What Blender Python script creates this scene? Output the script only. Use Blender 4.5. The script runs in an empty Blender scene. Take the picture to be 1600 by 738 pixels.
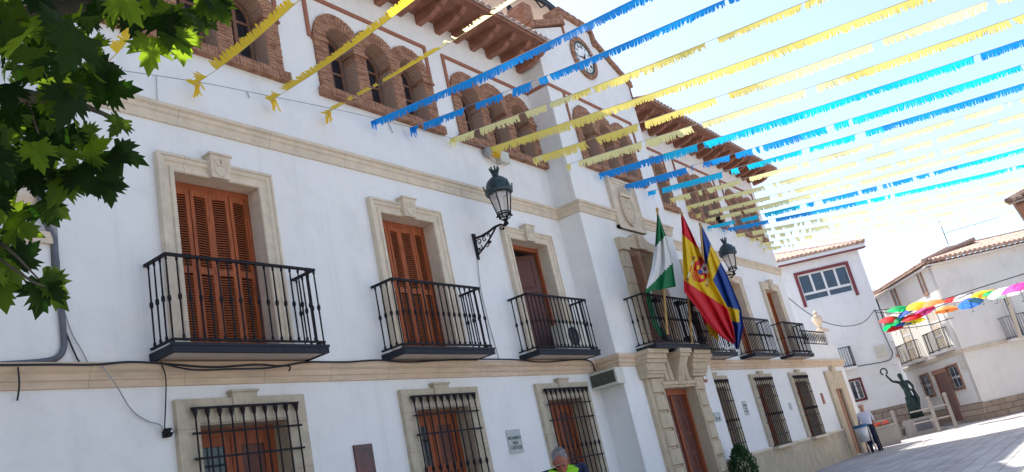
import bpy, bmesh, math, random
from mathutils import Vector, Matrix
from mathutils.geometry import tessellate_polygon
random.seed(7)
PI = math.pi
sc = bpy.context.scene
C = sc.collection
# ------------------------------------------------------------------ camera, sky, sun, exposure
EYE = 1.36                                   # eye height above the paving; z below is measured from the eye, moved up by EYE on building
YAW, PITCH, ROLL, FPX = 0.99149843, 0.30050453, -0.2246769, 1278.57
CAMY = -9.0
_f = Vector((math.sin(YAW)*math.cos(PITCH), math.cos(YAW)*math.cos(PITCH), math.sin(PITCH)))
_r0 = Vector((math.cos(YAW), -math.sin(YAW), 0)); _u0 = _r0.cross(_f)
_r = _r0*math.cos(ROLL)+_u0*math.sin(ROLL); _u = -_r0*math.sin(ROLL)+_u0*math.cos(ROLL)
cd = bpy.data.cameras.new('camera'); cam = bpy.data.objects.new('camera', cd); C.objects.link(cam)
cd.sensor_width = 36; cd.sensor_fit = 'HORIZONTAL'; cd.lens = 36*FPX/1600; cd.clip_end = 2000; cd.clip_start = 0.05
M = Matrix((( _r.x,_u.x,-_f.x,0),(_r.y,_u.y,-_f.y,CAMY),(_r.z,_u.z,-_f.z,EYE),(0,0,0,1)))
cam.matrix_world = M
sc.camera = cam
SUN_AZ = math.atan2(0.40, 1.0)               # from +y towards +x
SUN_EL = math.radians(62)
w = bpy.data.worlds.new("World"); sc.world = w; w.use_nodes = True
nt = w.node_tree; bg = nt.nodes['Background']
sky = nt.nodes.new('ShaderNodeTexSky'); sky.sky_type = 'NISHITA'; sky.sun_disc = False
sky.sun_elevation = SUN_EL; sky.sun_rotation = SUN_AZ; sky.air_density = 1.0; sky.dust_density = 3.0; sky.ozone_density = 1.0; sky.altitude = 400
nt.links.new(sky.outputs[0], bg.inputs[0]); bg.inputs[1].default_value = 0.15
sl = bpy.data.lights.new('sun', 'SUN'); sun = bpy.data.objects.new('sun', sl); C.objects.link(sun)
sl.energy = 4.2; sl.angle = math.radians(0.55); sl.color = (1.0, .95, .87)
sd = Vector((math.sin(SUN_AZ)*math.cos(SUN_EL), math.cos(SUN_AZ)*math.cos(SUN_EL), math.sin(SUN_EL)))
sun.rotation_euler = sd.to_track_quat('Z', 'Y').to_euler()
sun.location = (10, 10, 30)
sc.view_settings.view_transform = 'Standard'; sc.view_settings.look = 'None'; sc.view_settings.gamma = 1
sc.view_settings.use_curve_mapping = False
sc.view_settings.exposure = 1.12
sc.render.engine = 'CYCLES'
sc.cycles.max_bounces = 6; sc.cycles.diffuse_bounces = 4; sc.cycles.transparent_max_bounces = 8
sc.cycles.caustics_reflective = False; sc.cycles.caustics_refractive = False

# ------------------------------------------------------------------ reading points of the real place off the view
def ray(px, py): return _f*FPX + _r*(px-800) - _u*(py-369)
def atY(px, py, Y=0.0):
    d = ray(px, py); t = (Y-CAMY)/d.y; return Vector((d.x*t, Y, d.z*t))
def atX(px, py, X):
    d = ray(px, py); t = X/d.x; return Vector((X, CAMY+d.y*t, d.z*t))
def atZ(px, py, Z):
    d = ray(px, py); t = Z/d.z; return Vector((d.x*t, CAMY+d.y*t, Z))
def atH(px, py, dist):                      # at a horizontal distance from the eye
    d = ray(px, py); t = dist/math.hypot(d.x, d.y); return Vector((d.x*t, CAMY+d.y*t, d.z*t))
def atP(px, py, P, dr):                      # on the vertical plane through P along dr
    n = Vector((-dr[1], dr[0], 0)); d = ray(px, py); o = Vector((0, CAMY, 0))
    t = (Vector((P[0], P[1], 0))-o).dot(n)/d.dot(n); return o+d*t
G = -EYE

# ------------------------------------------------------------------ materials
MT = {}
def nodes_of(name):
    m = bpy.data.materials.new(name); m.use_nodes = True
    n = m.node_tree; return m, n, n.nodes['Principled BSDF']
def mat(name, col, rough=.8, var=.12, scale=3.0, bump=.0, bscale=40, metal=0, spec=.3, stain=None, stain_scale=.6, stain_amt=.3, trans=None, stretch=None, streak=0, joint=0):
    m, n, b = nodes_of(name); L = n.links.new
    b.inputs['Roughness'].default_value = rough; b.inputs['Metallic'].default_value = metal
    b.inputs['Specular IOR Level'].default_value = spec
    geo = n.nodes.new('ShaderNodeNewGeometry'); pos = geo.outputs['Position']
    if stretch:
        mp = n.nodes.new('ShaderNodeMapping'); mp.inputs['Scale'].default_value = stretch; L(pos, mp.inputs[0]); pos = mp.outputs[0]
    no = n.nodes.new('ShaderNodeTexNoise'); no.inputs['Scale'].default_value = scale; no.inputs['Detail'].default_value = 6; no.inputs['Roughness'].default_value = .65
    L(pos, no.inputs['Vector'])
    r = n.nodes.new('ShaderNodeValToRGB'); e = r.color_ramp.elements
    e[0].position = .3; e[1].position = .7
    e[0].color = tuple(c*(1-var) for c in col)+(1,); e[1].color = tuple(min(1, c*(1+var)) for c in col)+(1,)
    L(no.outputs['Fac'], r.inputs[0]); out = r.outputs[0]
    if stain:
        n2 = n.nodes.new('ShaderNodeTexNoise'); n2.inputs['Scale'].default_value = stain_scale; n2.inputs['Detail'].default_value = 8; n2.inputs['Roughness'].default_value = .7
        L(pos, n2.inputs['Vector'])
        r2 = n.nodes.new('ShaderNodeValToRGB'); r2.color_ramp.elements[0].position = .5; r2.color_ramp.elements[1].position = .72
        L(n2.outputs['Fac'], r2.inputs[0])
        mm = n.nodes.new('ShaderNodeMath'); mm.operation = 'MULTIPLY'; mm.inputs[1].default_value = stain_amt; L(r2.outputs[0], mm.inputs[0])
        mx = n.nodes.new('ShaderNodeMix'); mx.data_type = 'RGBA'; L(mm.outputs[0], mx.inputs[0]); L(out, mx.inputs[6]); mx.inputs[7].default_value = tuple(stain)+(1,)
        out = mx.outputs[2]
    if joint:                                 # fine vertical joints between stones, every so often along the front
        sj = n.nodes.new('ShaderNodeSeparateXYZ'); L(geo.outputs['Position'], sj.inputs[0])
        d1 = n.nodes.new('ShaderNodeMath'); d1.operation = 'DIVIDE'; d1.inputs[1].default_value = joint; L(sj.outputs[0], d1.inputs[0])
        d2 = n.nodes.new('ShaderNodeMath'); d2.operation = 'FRACT'; L(d1.outputs[0], d2.inputs[0])
        d3 = n.nodes.new('ShaderNodeMath'); d3.operation = 'LESS_THAN'; d3.inputs[1].default_value = .010/joint; L(d2.outputs[0], d3.inputs[0])
        d4 = n.nodes.new('ShaderNodeMath'); d4.operation = 'MULTIPLY'; d4.inputs[1].default_value = .45; L(d3.outputs[0], d4.inputs[0])
        xj = n.nodes.new('ShaderNodeMix'); xj.data_type = 'RGBA'; L(d4.outputs[0], xj.inputs[0]); L(out, xj.inputs[6]); xj.inputs[7].default_value = (.2,.15,.11,1); out = xj.outputs[2]
    if streak:                                # rain streaks: noise drawn out downwards, plus fine dirt
        for sc_, amt, lo_, hi_ in (((5,5,.28), streak, .54, .80), ((26,26,1.2), streak*.6, .60, .75)):
            m4 = n.nodes.new('ShaderNodeMapping'); m4.inputs['Scale'].default_value = sc_; L(geo.outputs['Position'], m4.inputs[0])
            n4 = n.nodes.new('ShaderNodeTexNoise'); n4.inputs['Scale'].default_value = 1; n4.inputs['Detail'].default_value = 7; n4.inputs['Roughness'].default_value = .6; L(m4.outputs[0], n4.inputs['Vector'])
            r4 = n.nodes.new('ShaderNodeValToRGB'); r4.color_ramp.elements[0].position = lo_; r4.color_ramp.elements[1].position = hi_; L(n4.outputs['Fac'], r4.inputs[0])
            k4 = n.nodes.new('ShaderNodeMath'); k4.operation = 'MULTIPLY'; k4.inputs[1].default_value = amt; L(r4.outputs[0], k4.inputs[0])
            x4 = n.nodes.new('ShaderNodeMix'); x4.data_type = 'RGBA'; L(k4.outputs[0], x4.inputs[0]); L(out, x4.inputs[6]); x4.inputs[7].default_value = (.42,.40,.37,1); out = x4.outputs[2]
    L(out, b.inputs['Base Color'])
    if bump:
        n3 = n.nodes.new('ShaderNodeTexNoise'); n3.inputs['Scale'].default_value = bscale; n3.inputs['Detail'].default_value = 5
        L(pos, n3.inputs['Vector'])
        bp = n.nodes.new('ShaderNodeBump'); bp.inputs['Strength'].default_value = bump; bp.inputs['Distance'].default_value = .02
        L(n3.outputs['Fac'], bp.inputs['Height']); L(bp.outputs[0], b.inputs['Normal'])
    if trans:
        tr = n.nodes.new('ShaderNodeBsdfTranslucent'); tr.inputs[0].default_value = tuple(trans[:3])+(1,)
        ms = n.nodes.new('ShaderNodeMixShader'); ms.inputs[0].default_value = trans[3]
        L(b.outputs[0], ms.inputs[1]); L(tr.outputs[0], ms.inputs[2])
        L(ms.outputs[0], n.nodes['Material Output'].inputs[0])
    MT[name] = m; return m
mat('stucco', (.785,.76,.73), .9, .03, 1.2, .35, 9, stain=(.52,.51,.49), stain_scale=.9, stain_amt=.34, streak=.22)
mat('stucco_house', (.76,.76,.76), .9, .03, 1.0, .3, 9, stain=(.5,.48,.45), stain_scale=.7, stain_amt=.35, streak=.2)
mat('stucco_warm', (.77,.73,.68), .9, .04, 1.0, .3, 9, stain=(.5,.45,.4), stain_scale=.6, stain_amt=.4, streak=.22)
mat('trim_stone', (.66,.55,.42), .85, .11, 5, .3, 60, stain=(.38,.33,.27), stain_scale=2.4, stain_amt=.45, joint=1.53, streak=.18)
mat('belt_stone', (.64,.48,.34), .85, .12, 4, .3, 50, stain=(.34,.27,.21), stain_scale=1.6, stain_amt=.5, stretch=(.6,1,3), joint=1.17, streak=.2)
mat('portal_stone', (.54,.43,.30), .85, .14, 6, .5, 45, stain=(.33,.27,.2), stain_scale=2.2, stain_amt=.45)
mat('jamb_stone', (.50,.42,.31), .88, .16, 7, .5, 50, stain=(.3,.26,.2), stain_scale=2.5, stain_amt=.45)
mat('dado_stone', (.50,.41,.29), .85, .16, 3, .4, 40, stain=(.27,.24,.2), stain_scale=1.2, stain_amt=.5)
mat('urn_stone', (.68,.55,.42), .8, .1, 8, .3, 60)
mat('mortar', (.42,.27,.20), .95, .15, 20)
mat('rust_trim', (.33,.135,.085), .85, .12, 8, .2, 50)
mat('eave_wood', (.29,.13,.085), .8, .2, 5, .3, 30, stain=(.13,.06,.05), stain_scale=3, stain_amt=.5)
mat('shutter_wood', (.33,.082,.024), .6, .35, 3, .25, 40, stretch=(8,8,1), spec=.35)
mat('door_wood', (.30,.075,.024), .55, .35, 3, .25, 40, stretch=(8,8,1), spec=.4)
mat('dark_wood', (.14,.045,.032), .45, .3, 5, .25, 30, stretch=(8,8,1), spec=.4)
mat('arcade_wood', (.21,.11,.075), .7, .25, 7, .2, 40)
mat('iron', (.012,.009,.012), .6, .3, 20, spec=.22)
mat('bluish_iron', (.020,.024,.034), .6, .25, 10, spec=.2)
mat('lamp_green', (.018,.034,.036), .4, .3, 15, spec=.5)
mat('glass_dark', (.018,.022,.03), .08, .3, 2, spec=.6)
mat('glass_blue', (.035,.055,.09), .1, .3, 2, spec=.6)
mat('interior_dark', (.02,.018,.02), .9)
mat('cream_slab', (.60,.50,.42), .85, .08, 3, stain=(.4,.33,.27), stain_scale=2, stain_amt=.4)
mat('cable_black', (.018,.018,.022), .6)
mat('cable_gray', (.33,.32,.31), .7)
mat('pipe_gray', (.12,.12,.14), .6, .2, 5)
mat('white_plastic', (.72,.72,.68), .5, .05)
mat('beige_plastic', (.58,.56,.48), .5, .08)
mat('yellow_fringe', (.80,.53,.035), .55, .15, 1.5, trans=(.97,.72,.06,.5))
mat('straw_sunlit_fringe', (.80,.60,.09), .55, .15, 1.5, trans=(.98,.87,.27,.55))  # yellow fringe paled in its colour for strings out in the sun
mat('pale_sunlit_fringe', (.84,.74,.26), .55, .12, 1.5, trans=(1,.93,.50,.62))  # sunlit copy of the yellow fringe, sun glare put into the colour
mat('blue_fringe', (.015,.22,.64), .5, .2, 1.5, trans=(.01,.42,.95,.5))
mat('cyan_sunlit_fringe', (.01,.38,.78), .5, .15, 1.5, trans=(.01,.74,1.0,.6))  # blue fringe as the sun brightens it, painted as a lighter colour
mat('flag_green', (.01,.17,.06), .75, .1, 4, trans=(.02,.30,.10,.3))
mat('flag_white', (.74,.74,.72), .75, .05, 4, trans=(.7,.7,.7,.3))
mat('flag_red', (.60,.015,.03), .75, .1, 4, trans=(.75,.02,.04,.3))
mat('flag_yellow', (.72,.50,.015), .75, .1, 4, trans=(.85,.62,.03,.3))
mat('flag_blue', (.012,.055,.27), .75, .1, 4, trans=(.01,.07,.35,.25))
mat('flag_crest', (.30,.14,.05), .8, .2, 30)
mat('flag_purple', (.32,.08,.22), .8, .1, 30)
mat('pole_wood', (.42,.25,.08), .5, .2, 12)
mat('skin', (.50,.23,.15), .6, .1, 10)
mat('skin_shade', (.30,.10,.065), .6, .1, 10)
mat('hair_gray', (.22,.21,.21), .85, .4, 60, .5, 120)
mat('lime_cloth', (.24,.55,.02), .8, .1, 5)
mat('navy_cloth', (.012,.016,.045), .85, .2, 5)
mat('shirt_pale', (.55,.54,.62), .85, .07, 5)
mat('cap_tan', (.52,.32,.23), .85, .1, 10)
mat('bronze', (.022,.040,.038), .55, .45, 7, .4, 40, metal=.3, stain=(.05,.09,.085), stain_scale=6, stain_amt=.5)
mat('granite', (.33,.30,.27), .8, .15, 25, .2, 60)
mat('steel_pale', (.52,.52,.54), .4, .1, 10, metal=.4)
mat('bin_blue', (.03,.10,.22), .6)
mat('leaf_shrub', (.022,.065,.018), .7, .35, 8, trans=(.05,.14,.02,.2))
mat('pot', (.05,.045,.045), .7)
mat('bark', (.07,.06,.045), .9, .3, 6, .6, 20)
mat('twig', (.10,.09,.04), .8)
mat('maroon_frame', (.19,.045,.05), .6, .12, 8)
mat('white_frame', (.72,.72,.72), .5, .04)
mat('brown_frame', (.36,.19,.12), .7, .15, 8)
mat('sign_gray', (.42,.45,.42), .5, .06, 10)
mat('ink', (.05,.08,.07), .6)
mat('sign_green', (.055,.065,.045), .25, .25, 6, spec=.5)
mat('red_panel', (.085,.012,.022), .12, .9, 4, spec=.5)
mat('bell_bronze', (.09,.15,.13), .6, .3, 8)
mat('umb_red', (.70,.02,.03), .6, .05, trans=(.95,.05,.05,.5))
mat('umb_green', (.01,.38,.12), .6, .05, trans=(.02,.65,.2,.5))
mat('umb_blue', (.04,.14,.60), .6, .05, trans=(.06,.22,.85,.5))
mat('umb_yellow', (.80,.66,.03), .6, .05, trans=(.95,.85,.05,.5))
mat('umb_orange', (.85,.36,.10), .6, .05, trans=(.98,.5,.15,.5))
mat('umb_pink', (.75,.07,.42), .6, .05, trans=(.95,.12,.6,.5))
mat('umb_white', (.85,.85,.85), .6, .03, trans=(.9,.9,.9,.5))
mat('flower_red', (.75,.05,.03), .7)
mat('clock_white', (.80,.80,.78), .5, .04)
mat('awning_tan', (.62,.52,.40), .8, .08)
def brick_mat(name, c1, c2, step=(.2,.062)):
    m, n, b = nodes_of(name); L = n.links.new; b.inputs['Roughness'].default_value = .9
    geo = n.nodes.new('ShaderNodeNewGeometry')
    wn = n.nodes.new('ShaderNodeTexNoise'); wn.inputs['Scale'].default_value = 14; wn.inputs['Detail'].default_value = 3
    mp = n.nodes.new('ShaderNodeMapping'); mp.inputs['Scale'].default_value = (.35,.35,1.2); L(geo.outputs['Position'], mp.inputs[0]); L(mp.outputs[0], wn.inputs['Vector'])
    r = n.nodes.new('ShaderNodeValToRGB'); e = r.color_ramp.elements; e[0].position = .36; e[1].position = .64; e[0].color = c1+(1,); e[1].color = c2+(1,)
    L(wn.outputs['Fac'], r.inputs[0])
    n2 = n.nodes.new('ShaderNodeTexNoise'); n2.inputs['Scale'].default_value = 40; n2.inputs['Detail'].default_value = 4; L(geo.outputs['Position'], n2.inputs['Vector'])
    mx = n.nodes.new('ShaderNodeMix'); mx.data_type = 'RGBA'; mx.blend_type = 'MULTIPLY'; mx.inputs[0].default_value = .45; L(r.outputs[0], mx.inputs[6])
    r3 = n.nodes.new('ShaderNodeValToRGB'); r3.color_ramp.elements[0].position = .35; r3.color_ramp.elements[0].color = (.45,.45,.45,1); r3.color_ramp.elements[1].position = .65
    L(n2.outputs['Fac'], r3.inputs[0]); L(r3.outputs[0], mx.inputs[7]); L(mx.outputs[2], b.inputs['Base Color'])
    bp = n.nodes.new('ShaderNodeBump'); bp.inputs['Strength'].default_value = .5; bp.inputs['Distance'].default_value = .01; L(n2.outputs['Fac'], bp.inputs['Height']); L(bp.outputs[0], b.inputs['Normal'])
    MT[name] = m
brick_mat('brick', (.27,.115,.065), (.46,.245,.145))
brick_mat('tile', (.33,.19,.14), (.54,.40,.32))
def blocks_mat(name, c, mort, sx, sz, ms=.012, axis=(1,1)):
    # coursed blocks; u runs along the wall whichever way it faces
    m, n, b = nodes_of(name); L = n.links.new; b.inputs['Roughness'].default_value = .88
    geo = n.nodes.new('ShaderNodeNewGeometry'); sp = n.nodes.new('ShaderNodeSeparateXYZ'); L(geo.outputs['Position'], sp.inputs[0])
    a = n.nodes.new('ShaderNodeMath'); a.operation = 'MULTIPLY'; a.inputs[1].default_value = axis[0]; L(sp.outputs[0], a.inputs[0])
    a2 = n.nodes.new('ShaderNodeMath'); a2.operation = 'MULTIPLY'; a2.inputs[1].default_value = axis[1]; L(sp.outputs[1], a2.inputs[0])
    a3 = n.nodes.new('ShaderNodeMath'); a3.operation = 'ADD'; L(a.outputs[0], a3.inputs[0]); L(a2.outputs[0], a3.inputs[1])
    cb = n.nodes.new('ShaderNodeCombineXYZ'); L(a3.outputs[0], cb.inputs[0]); L(sp.outputs[2], cb.inputs[1])
    br = n.nodes.new('ShaderNodeTexBrick'); br.inputs['Scale'].default_value = 1; br.inputs['Brick Width'].default_value = sx; br.inputs['Row Height'].default_value = sz
    br.inputs['Mortar Size'].default_value = ms; br.inputs['Mortar Smooth'].default_value = .3
    br.inputs['Color1'].default_value = tuple(x*.85 for x in c)+(1,); br.inputs['Color2'].default_value = tuple(min(1,x*1.12) for x in c)+(1,); br.inputs['Mortar'].default_value = mort+(1,)
    L(cb.outputs[0], br.inputs[0])
    no = n.nodes.new('ShaderNodeTexNoise'); no.inputs['Scale'].default_value = 5; no.inputs['Detail'].default_value = 7; L(geo.outputs['Position'], no.inputs['Vector'])
    r3 = n.nodes.new('ShaderNodeValToRGB'); r3.color_ramp.elements[0].position = .3; r3.color_ramp.elements[0].color = (.7,.7,.7,1); r3.color_ramp.elements[1].position = .65
    L(no.outputs['Fac'], r3.inputs[0])
    mx = n.nodes.new('ShaderNodeMix'); mx.data_type = 'RGBA'; mx.blend_type = 'MULTIPLY'; mx.inputs[0].default_value = .7; L(br.outputs[0], mx.inputs[6]); L(r3.outputs[0], mx.inputs[7])
    L(mx.outputs[2], b.inputs['Base Color'])
    bp = n.nodes.new('ShaderNodeBump'); bp.inputs['Strength'].default_value = .6; bp.inputs['Distance'].default_value = .02; bp.invert = True; L(br.outputs['Fac'], bp.inputs['Height']); L(bp.outputs[0], b.inputs['Normal'])
    MT[name] = m
blocks_mat('house_blocks', (.40,.30,.22), (.17,.13,.10), .62, .26, .018, (.54,-.84))
blocks_mat('rubble_blocks', (.34,.27,.21), (.15,.12,.10), .7, .33, .02, (.54,-.84))
# paving: grey granite slabs with dark joints
def paving():
    m, n, b = nodes_of('paving_stone'); L = n.links.new; b.inputs['Roughness'].default_value = .75
    geo = n.nodes.new('ShaderNodeNewGeometry')
    br = n.nodes.new('ShaderNodeTexBrick'); br.inputs['Scale'].default_value = 1; br.inputs['Brick Width'].default_value = .6; br.inputs['Row Height'].default_value = .4
    br.inputs['Mortar Size'].default_value = .012
    br.inputs['Color1'].default_value = (.36,.35,.34,1); br.inputs['Color2'].default_value = (.47,.455,.44,1); br.inputs['Mortar'].default_value = (.17,.16,.15,1)
    L(geo.outputs['Position'], br.inputs[0])
    no = n.nodes.new('ShaderNodeTexNoise'); no.inputs['Scale'].default_value = .9; no.inputs['Detail'].default_value = 9; no.inputs['Roughness'].default_value = .7
    mp = n.nodes.new('ShaderNodeMapping'); mp.inputs['Scale'].default_value = (.35,1.3,1); mp.inputs['Rotation'].default_value = (0,0,.5); L(geo.outputs['Position'], mp.inputs[0]); L(mp.outputs[0], no.inputs['Vector'])
    r3 = n.nodes.new('ShaderNodeValToRGB'); r3.color_ramp.elements[0].position = .35; r3.color_ramp.elements[0].color = (.66,.64,.64,1); r3.color_ramp.elements[1].position = .6
    L(no.outputs['Fac'], r3.inputs[0])
    mx = n.nodes.new('ShaderNodeMix'); mx.data_type = 'RGBA'; mx.blend_type = 'MULTIPLY'; mx.inputs[0].default_value = .8; L(br.outputs[0], mx.inputs[6]); L(r3.outputs[0], mx.inputs[7])
    L(mx.outputs[2], b.inputs['Base Color']); MT['paving'] = m
paving()
def leaf_mat():
    m, n, b = nodes_of('plane_leaf'); L = n.links.new; b.inputs['Roughness'].default_value = .65; b.inputs['Specular IOR Level'].default_value = .15
    oi = n.nodes.new('ShaderNodeNewGeometry')
    r = n.nodes.new('ShaderNodeValToRGB'); e = r.color_ramp.elements; e[0].color = (.008,.020,.005,1); e[1].color = (.030,.065,.010,1)
    L(oi.outputs['Random Per Island'], r.inputs[0]); L(r.outputs[0], b.inputs['Base Color'])
    r2 = n.nodes.new('ShaderNodeValToRGB'); e = r2.color_ramp.elements; e[0].color = (.02,.065,.005,1); e[1].color = (.40,.60,.03,1); e[0].position = .45
    L(oi.outputs['Random Per Island'], r2.inputs[0])
    tr = n.nodes.new('ShaderNodeBsdfTranslucent'); L(r2.outputs[0], tr.inputs[0])
    ms = n.nodes.new('ShaderNodeMixShader'); ms.inputs[0].default_value = .48
    L(b.outputs[0], ms.inputs[1]); L(tr.outputs[0], ms.inputs[2]); L(ms.outputs[0], n.nodes['Material Output'].inputs[0]); MT['leaf'] = m
leaf_mat()

# ------------------------------------------------------------------ object helpers
OFF = {}
def tag(o, label=None, cat=None, group=None, kind=None):
    if label: o['label'] = label
    if cat: o['category'] = cat
    if group: o['group'] = group
    if kind: o['kind'] = kind
    return o
def thing(name, loc, label, cat, group=None):
    o = bpy.data.objects.new(name, None); C.objects.link(o)
    loc = Vector((loc[0], loc[1], loc[2]+EYE)); o.location = loc; OFF[o.name] = loc
    o.empty_display_size = .2
    return tag(o, label, cat, group)
class MB:
    def __init__(s): s.v = []; s.f = []; s.m = []; s.cur = 0; s.mats = []
    def mat(s, name):
        if name not in s.mats: s.mats.append(name)
        s.cur = s.mats.index(name); return s
    def add(s, vs, fs):
        if not s.mats: s.mats.append('stucco')
        k = len(s.v); s.v += [tuple(v) for v in vs]
        for f in fs: s.f.append(tuple(i+k for i in f)); s.m.append(s.cur)
    def box(s, x0, x1, y0, y1, z0, z1):
        s.add([(x0,y0,z0),(x1,y0,z0),(x1,y1,z0),(x0,y1,z0),(x0,y0,z1),(x1,y0,z1),(x1,y1,z1),(x0,y1,z1)],
              [(0,1,5,4),(1,2,6,5),(2,3,7,6),(3,0,4,7),(4,5,6,7),(3,2,1,0)])
    def hexa(s, p):                                      # 8 corners, bottom ring then top ring
        s.add(p, [(0,1,5,4),(1,2,6,5),(2,3,7,6),(3,0,4,7),(4,5,6,7),(3,2,1,0)])
    def obox(s, P, dr, u0, u1, d0, d1, z0, z1):          # box on a vertical plane: along dr, out along its normal
        dx, dy = dr; nx, ny = NRM(dr)
        q = lambda u, d, z: (P[0]+dx*u+nx*d, P[1]+dy*u+ny*d, z)
        s.hexa([q(u0,d1,z0), q(u1,d1,z0), q(u1,d0,z0), q(u0,d0,z0), q(u0,d1,z1), q(u1,d1,z1), q(u1,d0,z1), q(u0,d0,z1)])
    def tube(s, pts, r, n=6, cap=True):
        pts = [Vector(p) for p in pts]; rs = r if isinstance(r, (list, tuple)) else [r]*len(pts)
        rings = []; up = None
        for i, p in enumerate(pts):
            a = pts[max(0, i-1)]; b = pts[min(len(pts)-1, i+1)]; t = (b-a)
            if t.length < 1e-9: t = Vector((0,0,1))
            t.normalize()
            if up is None: up = Vector((0,0,1)) if abs(t.z) < .9 else Vector((1,0,0))
            x = t.cross(up)
            if x.length < 1e-4: x = t.cross(Vector((0,1,0)))
            x.normalize(); y = x.cross(t).normalized(); up = y
            rings.append([p+(x*math.cos(2*PI*k/n)+y*math.sin(2*PI*k/n))*rs[i] for k in range(n)])
        vs = [v for rg in rings for v in rg]; fs = []
        for i in range(len(pts)-1):
            for k in range(n):
                a = i*n+k; b = i*n+(k+1) % n; fs.append((a, b, b+n, a+n))
        if cap: fs.append(tuple(range(n))[::-1]); fs.append(tuple(range((len(pts)-1)*n, len(pts)*n)))
        s.add(vs, fs)
    def lathe(s, c, prof, n=12, sx=1, sy=1, phase=0):          # prof [(r, z)]
        vs = []; fs = []
        for r_, z in prof:
            for k in range(n):
                a = 2*PI*k/n+phase; vs.append((c[0]+r_*sx*math.cos(a), c[1]+r_*sy*math.sin(a), c[2]+z))
        for i in range(len(prof)-1):
            for k in range(n):
                a = i*n+k; b = i*n+(k+1) % n; fs.append((a, b, b+n, a+n))
        fs.append(tuple(range(n))[::-1]); fs.append(tuple(range((len(prof)-1)*n, len(prof)*n)))
        s.add(vs, fs)
    def ball(s, c, rx, ry=None, rz=None, n=10, m=6):
        ry = ry or rx; rz = rz or rx
        prof = [(math.sin(PI*i/m), -math.cos(PI*i/m)) for i in range(m+1)]
        prof[0] = (.02, -1); prof[-1] = (.02, 1)
        vs = []; fs = []
        for r_, z in prof:
            for k in range(n):
                a = 2*PI*k/n; vs.append((c[0]+r_*rx*math.cos(a), c[1]+r_*ry*math.sin(a), c[2]+z*rz))
        for i in range(m):
            for k in range(n):
                a = i*n+k; b = i*n+(k+1) % n; fs.append((a, b, b+n, a+n))
        s.add(vs, fs)
    def plate(s, outer, holes, y0, y1, mapf=None, back=True):   # 2D (x,z) polygon with holes, from y0 (front) to y1
        loops = [outer]+holes
        tris = tessellate_polygon([[Vector((p[0], p[1], 0)) for p in l] for l in loops])
        flat = [p for l in loops for p in l]
        mf = mapf or (lambda x, y, z: (x, y, z)); n = len(flat)
        vs = [mf(p[0], y0, p[1]) for p in flat]+[mf(p[0], y1, p[1]) for p in flat]
        fs = []
        for t in tris:
            a, b, c = [flat[i] for i in t]
            ccw = (b[0]-a[0])*(c[1]-a[1])-(b[1]-a[1])*(c[0]-a[0]) > 0
            t = tuple(t) if ccw else tuple(t)[::-1]
            fs.append(t)
            if back: fs.append(tuple(i+n for i in t)[::-1])
        k = 0
        for li, l in enumerate(loops):
            area = sum(l[i][0]*l[(i+1) % len(l)][1]-l[(i+1) % len(l)][0]*l[i][1] for i in range(len(l)))
            for i in range(len(l)):
                a = k+i; b = k+(i+1) % len(l)
                q = (b, a, a+n, b+n)
                if (area < 0) != (li > 0): q = q[::-1]
                fs.append(q)
            k += len(l)
        s.add(vs, fs)
    def build(s, name, parent=None, smooth=False, origin=None):
        off = OFF[parent.name] if parent else Vector((0,0,0))
        if not parent:
            if origin is None:
                xs = [v[0] for v in s.v]; ys = [v[1] for v in s.v]; zs = [v[2] for v in s.v]
                origin = ((min(xs)+max(xs))/2, (min(ys)+max(ys))/2, min(zs))
            off = Vector((origin[0], origin[1], origin[2]+EYE))
        me = bpy.data.meshes.new(name)
        me.from_pydata([(v[0]-off.x, v[1]-off.y, v[2]+EYE-off.z) for v in s.v], [], s.f)
        for k in s.mats: me.materials.append(MT[k])
        me.polygons.foreach_set('material_index', s.m)
        if smooth: me.polygons.foreach_set('use_smooth', [True]*len(s.f))
        me.update()
        o = bpy.data.objects.new(name, me); C.objects.link(o)
        if parent: o.parent = parent; OFF[o.name] = off
        else: o.location = off; OFF[o.name] = off
        return o
def NRM(dr): return (dr[1], -dr[0])       # outward normal: right of the direction of travel seen from above
def sweep2(mb, path, prof, closed=False):
    """profile [(out, z)] along a plan path; outward is to the right of travel, mitred corners"""
    n = len(path); rows = []
    for i, p in enumerate(path):
        def d(a, b):
            v = Vector((path[b][0]-path[a][0], path[b][1]-path[a][1])); v.normalize(); return v
        if i == 0: t1 = t2 = d(0, 1)
        elif i == n-1: t1 = t2 = d(n-2, n-1)
        else: t1 = d(i-1, i); t2 = d(i, i+1)
        n1 = Vector((t1.y, -t1.x)); n2 = Vector((t2.y, -t2.x)); m_ = (n1+n2); m_ = m_/(m_.length_squared/2)
        rows.append([(p[0]+m_.x*o, p[1]+m_.y*o, z) for o, z in prof])
    k = len(prof); vs = [v for r_ in rows for v in r_]; fs = []
    for i in range(n-1):
        for j in range(k-1):
            a = i*k+j; fs.append((a, a+k, a+k+1, a+1))
    fs.append(tuple(range(k))); fs.append(tuple(range((n-1)*k, n*k))[::-1])
    mb.add(vs, fs)
def frame3(mb, x0, x1, zb, zt, prof, Y):
    """moulded frame round an opening on three sides: prof [(inset, proud)]"""
    rows = []
    for a, p in prof: rows.append([(x0+a, Y-p, zb), (x0+a, Y-p, zt-a), (x1-a, Y-p, zt-a), (x1-a, Y-p, zb)])
    vs = [v for r_ in rows for v in r_]; fs = []
    for i in range(len(prof)-1):
        for j in range(3):
            a = i*4+j; fs.append((a, a+1, a+5, a+4))
    mb.add(vs, fs)
    n = len(prof)
    for j in (0, 3): mb.add([rows[i][j] for i in range(n)]+[(rows[0][j][0], Y, zb), (rows[-1][j][0], Y, zb)], [tuple(range(n))])
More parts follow.
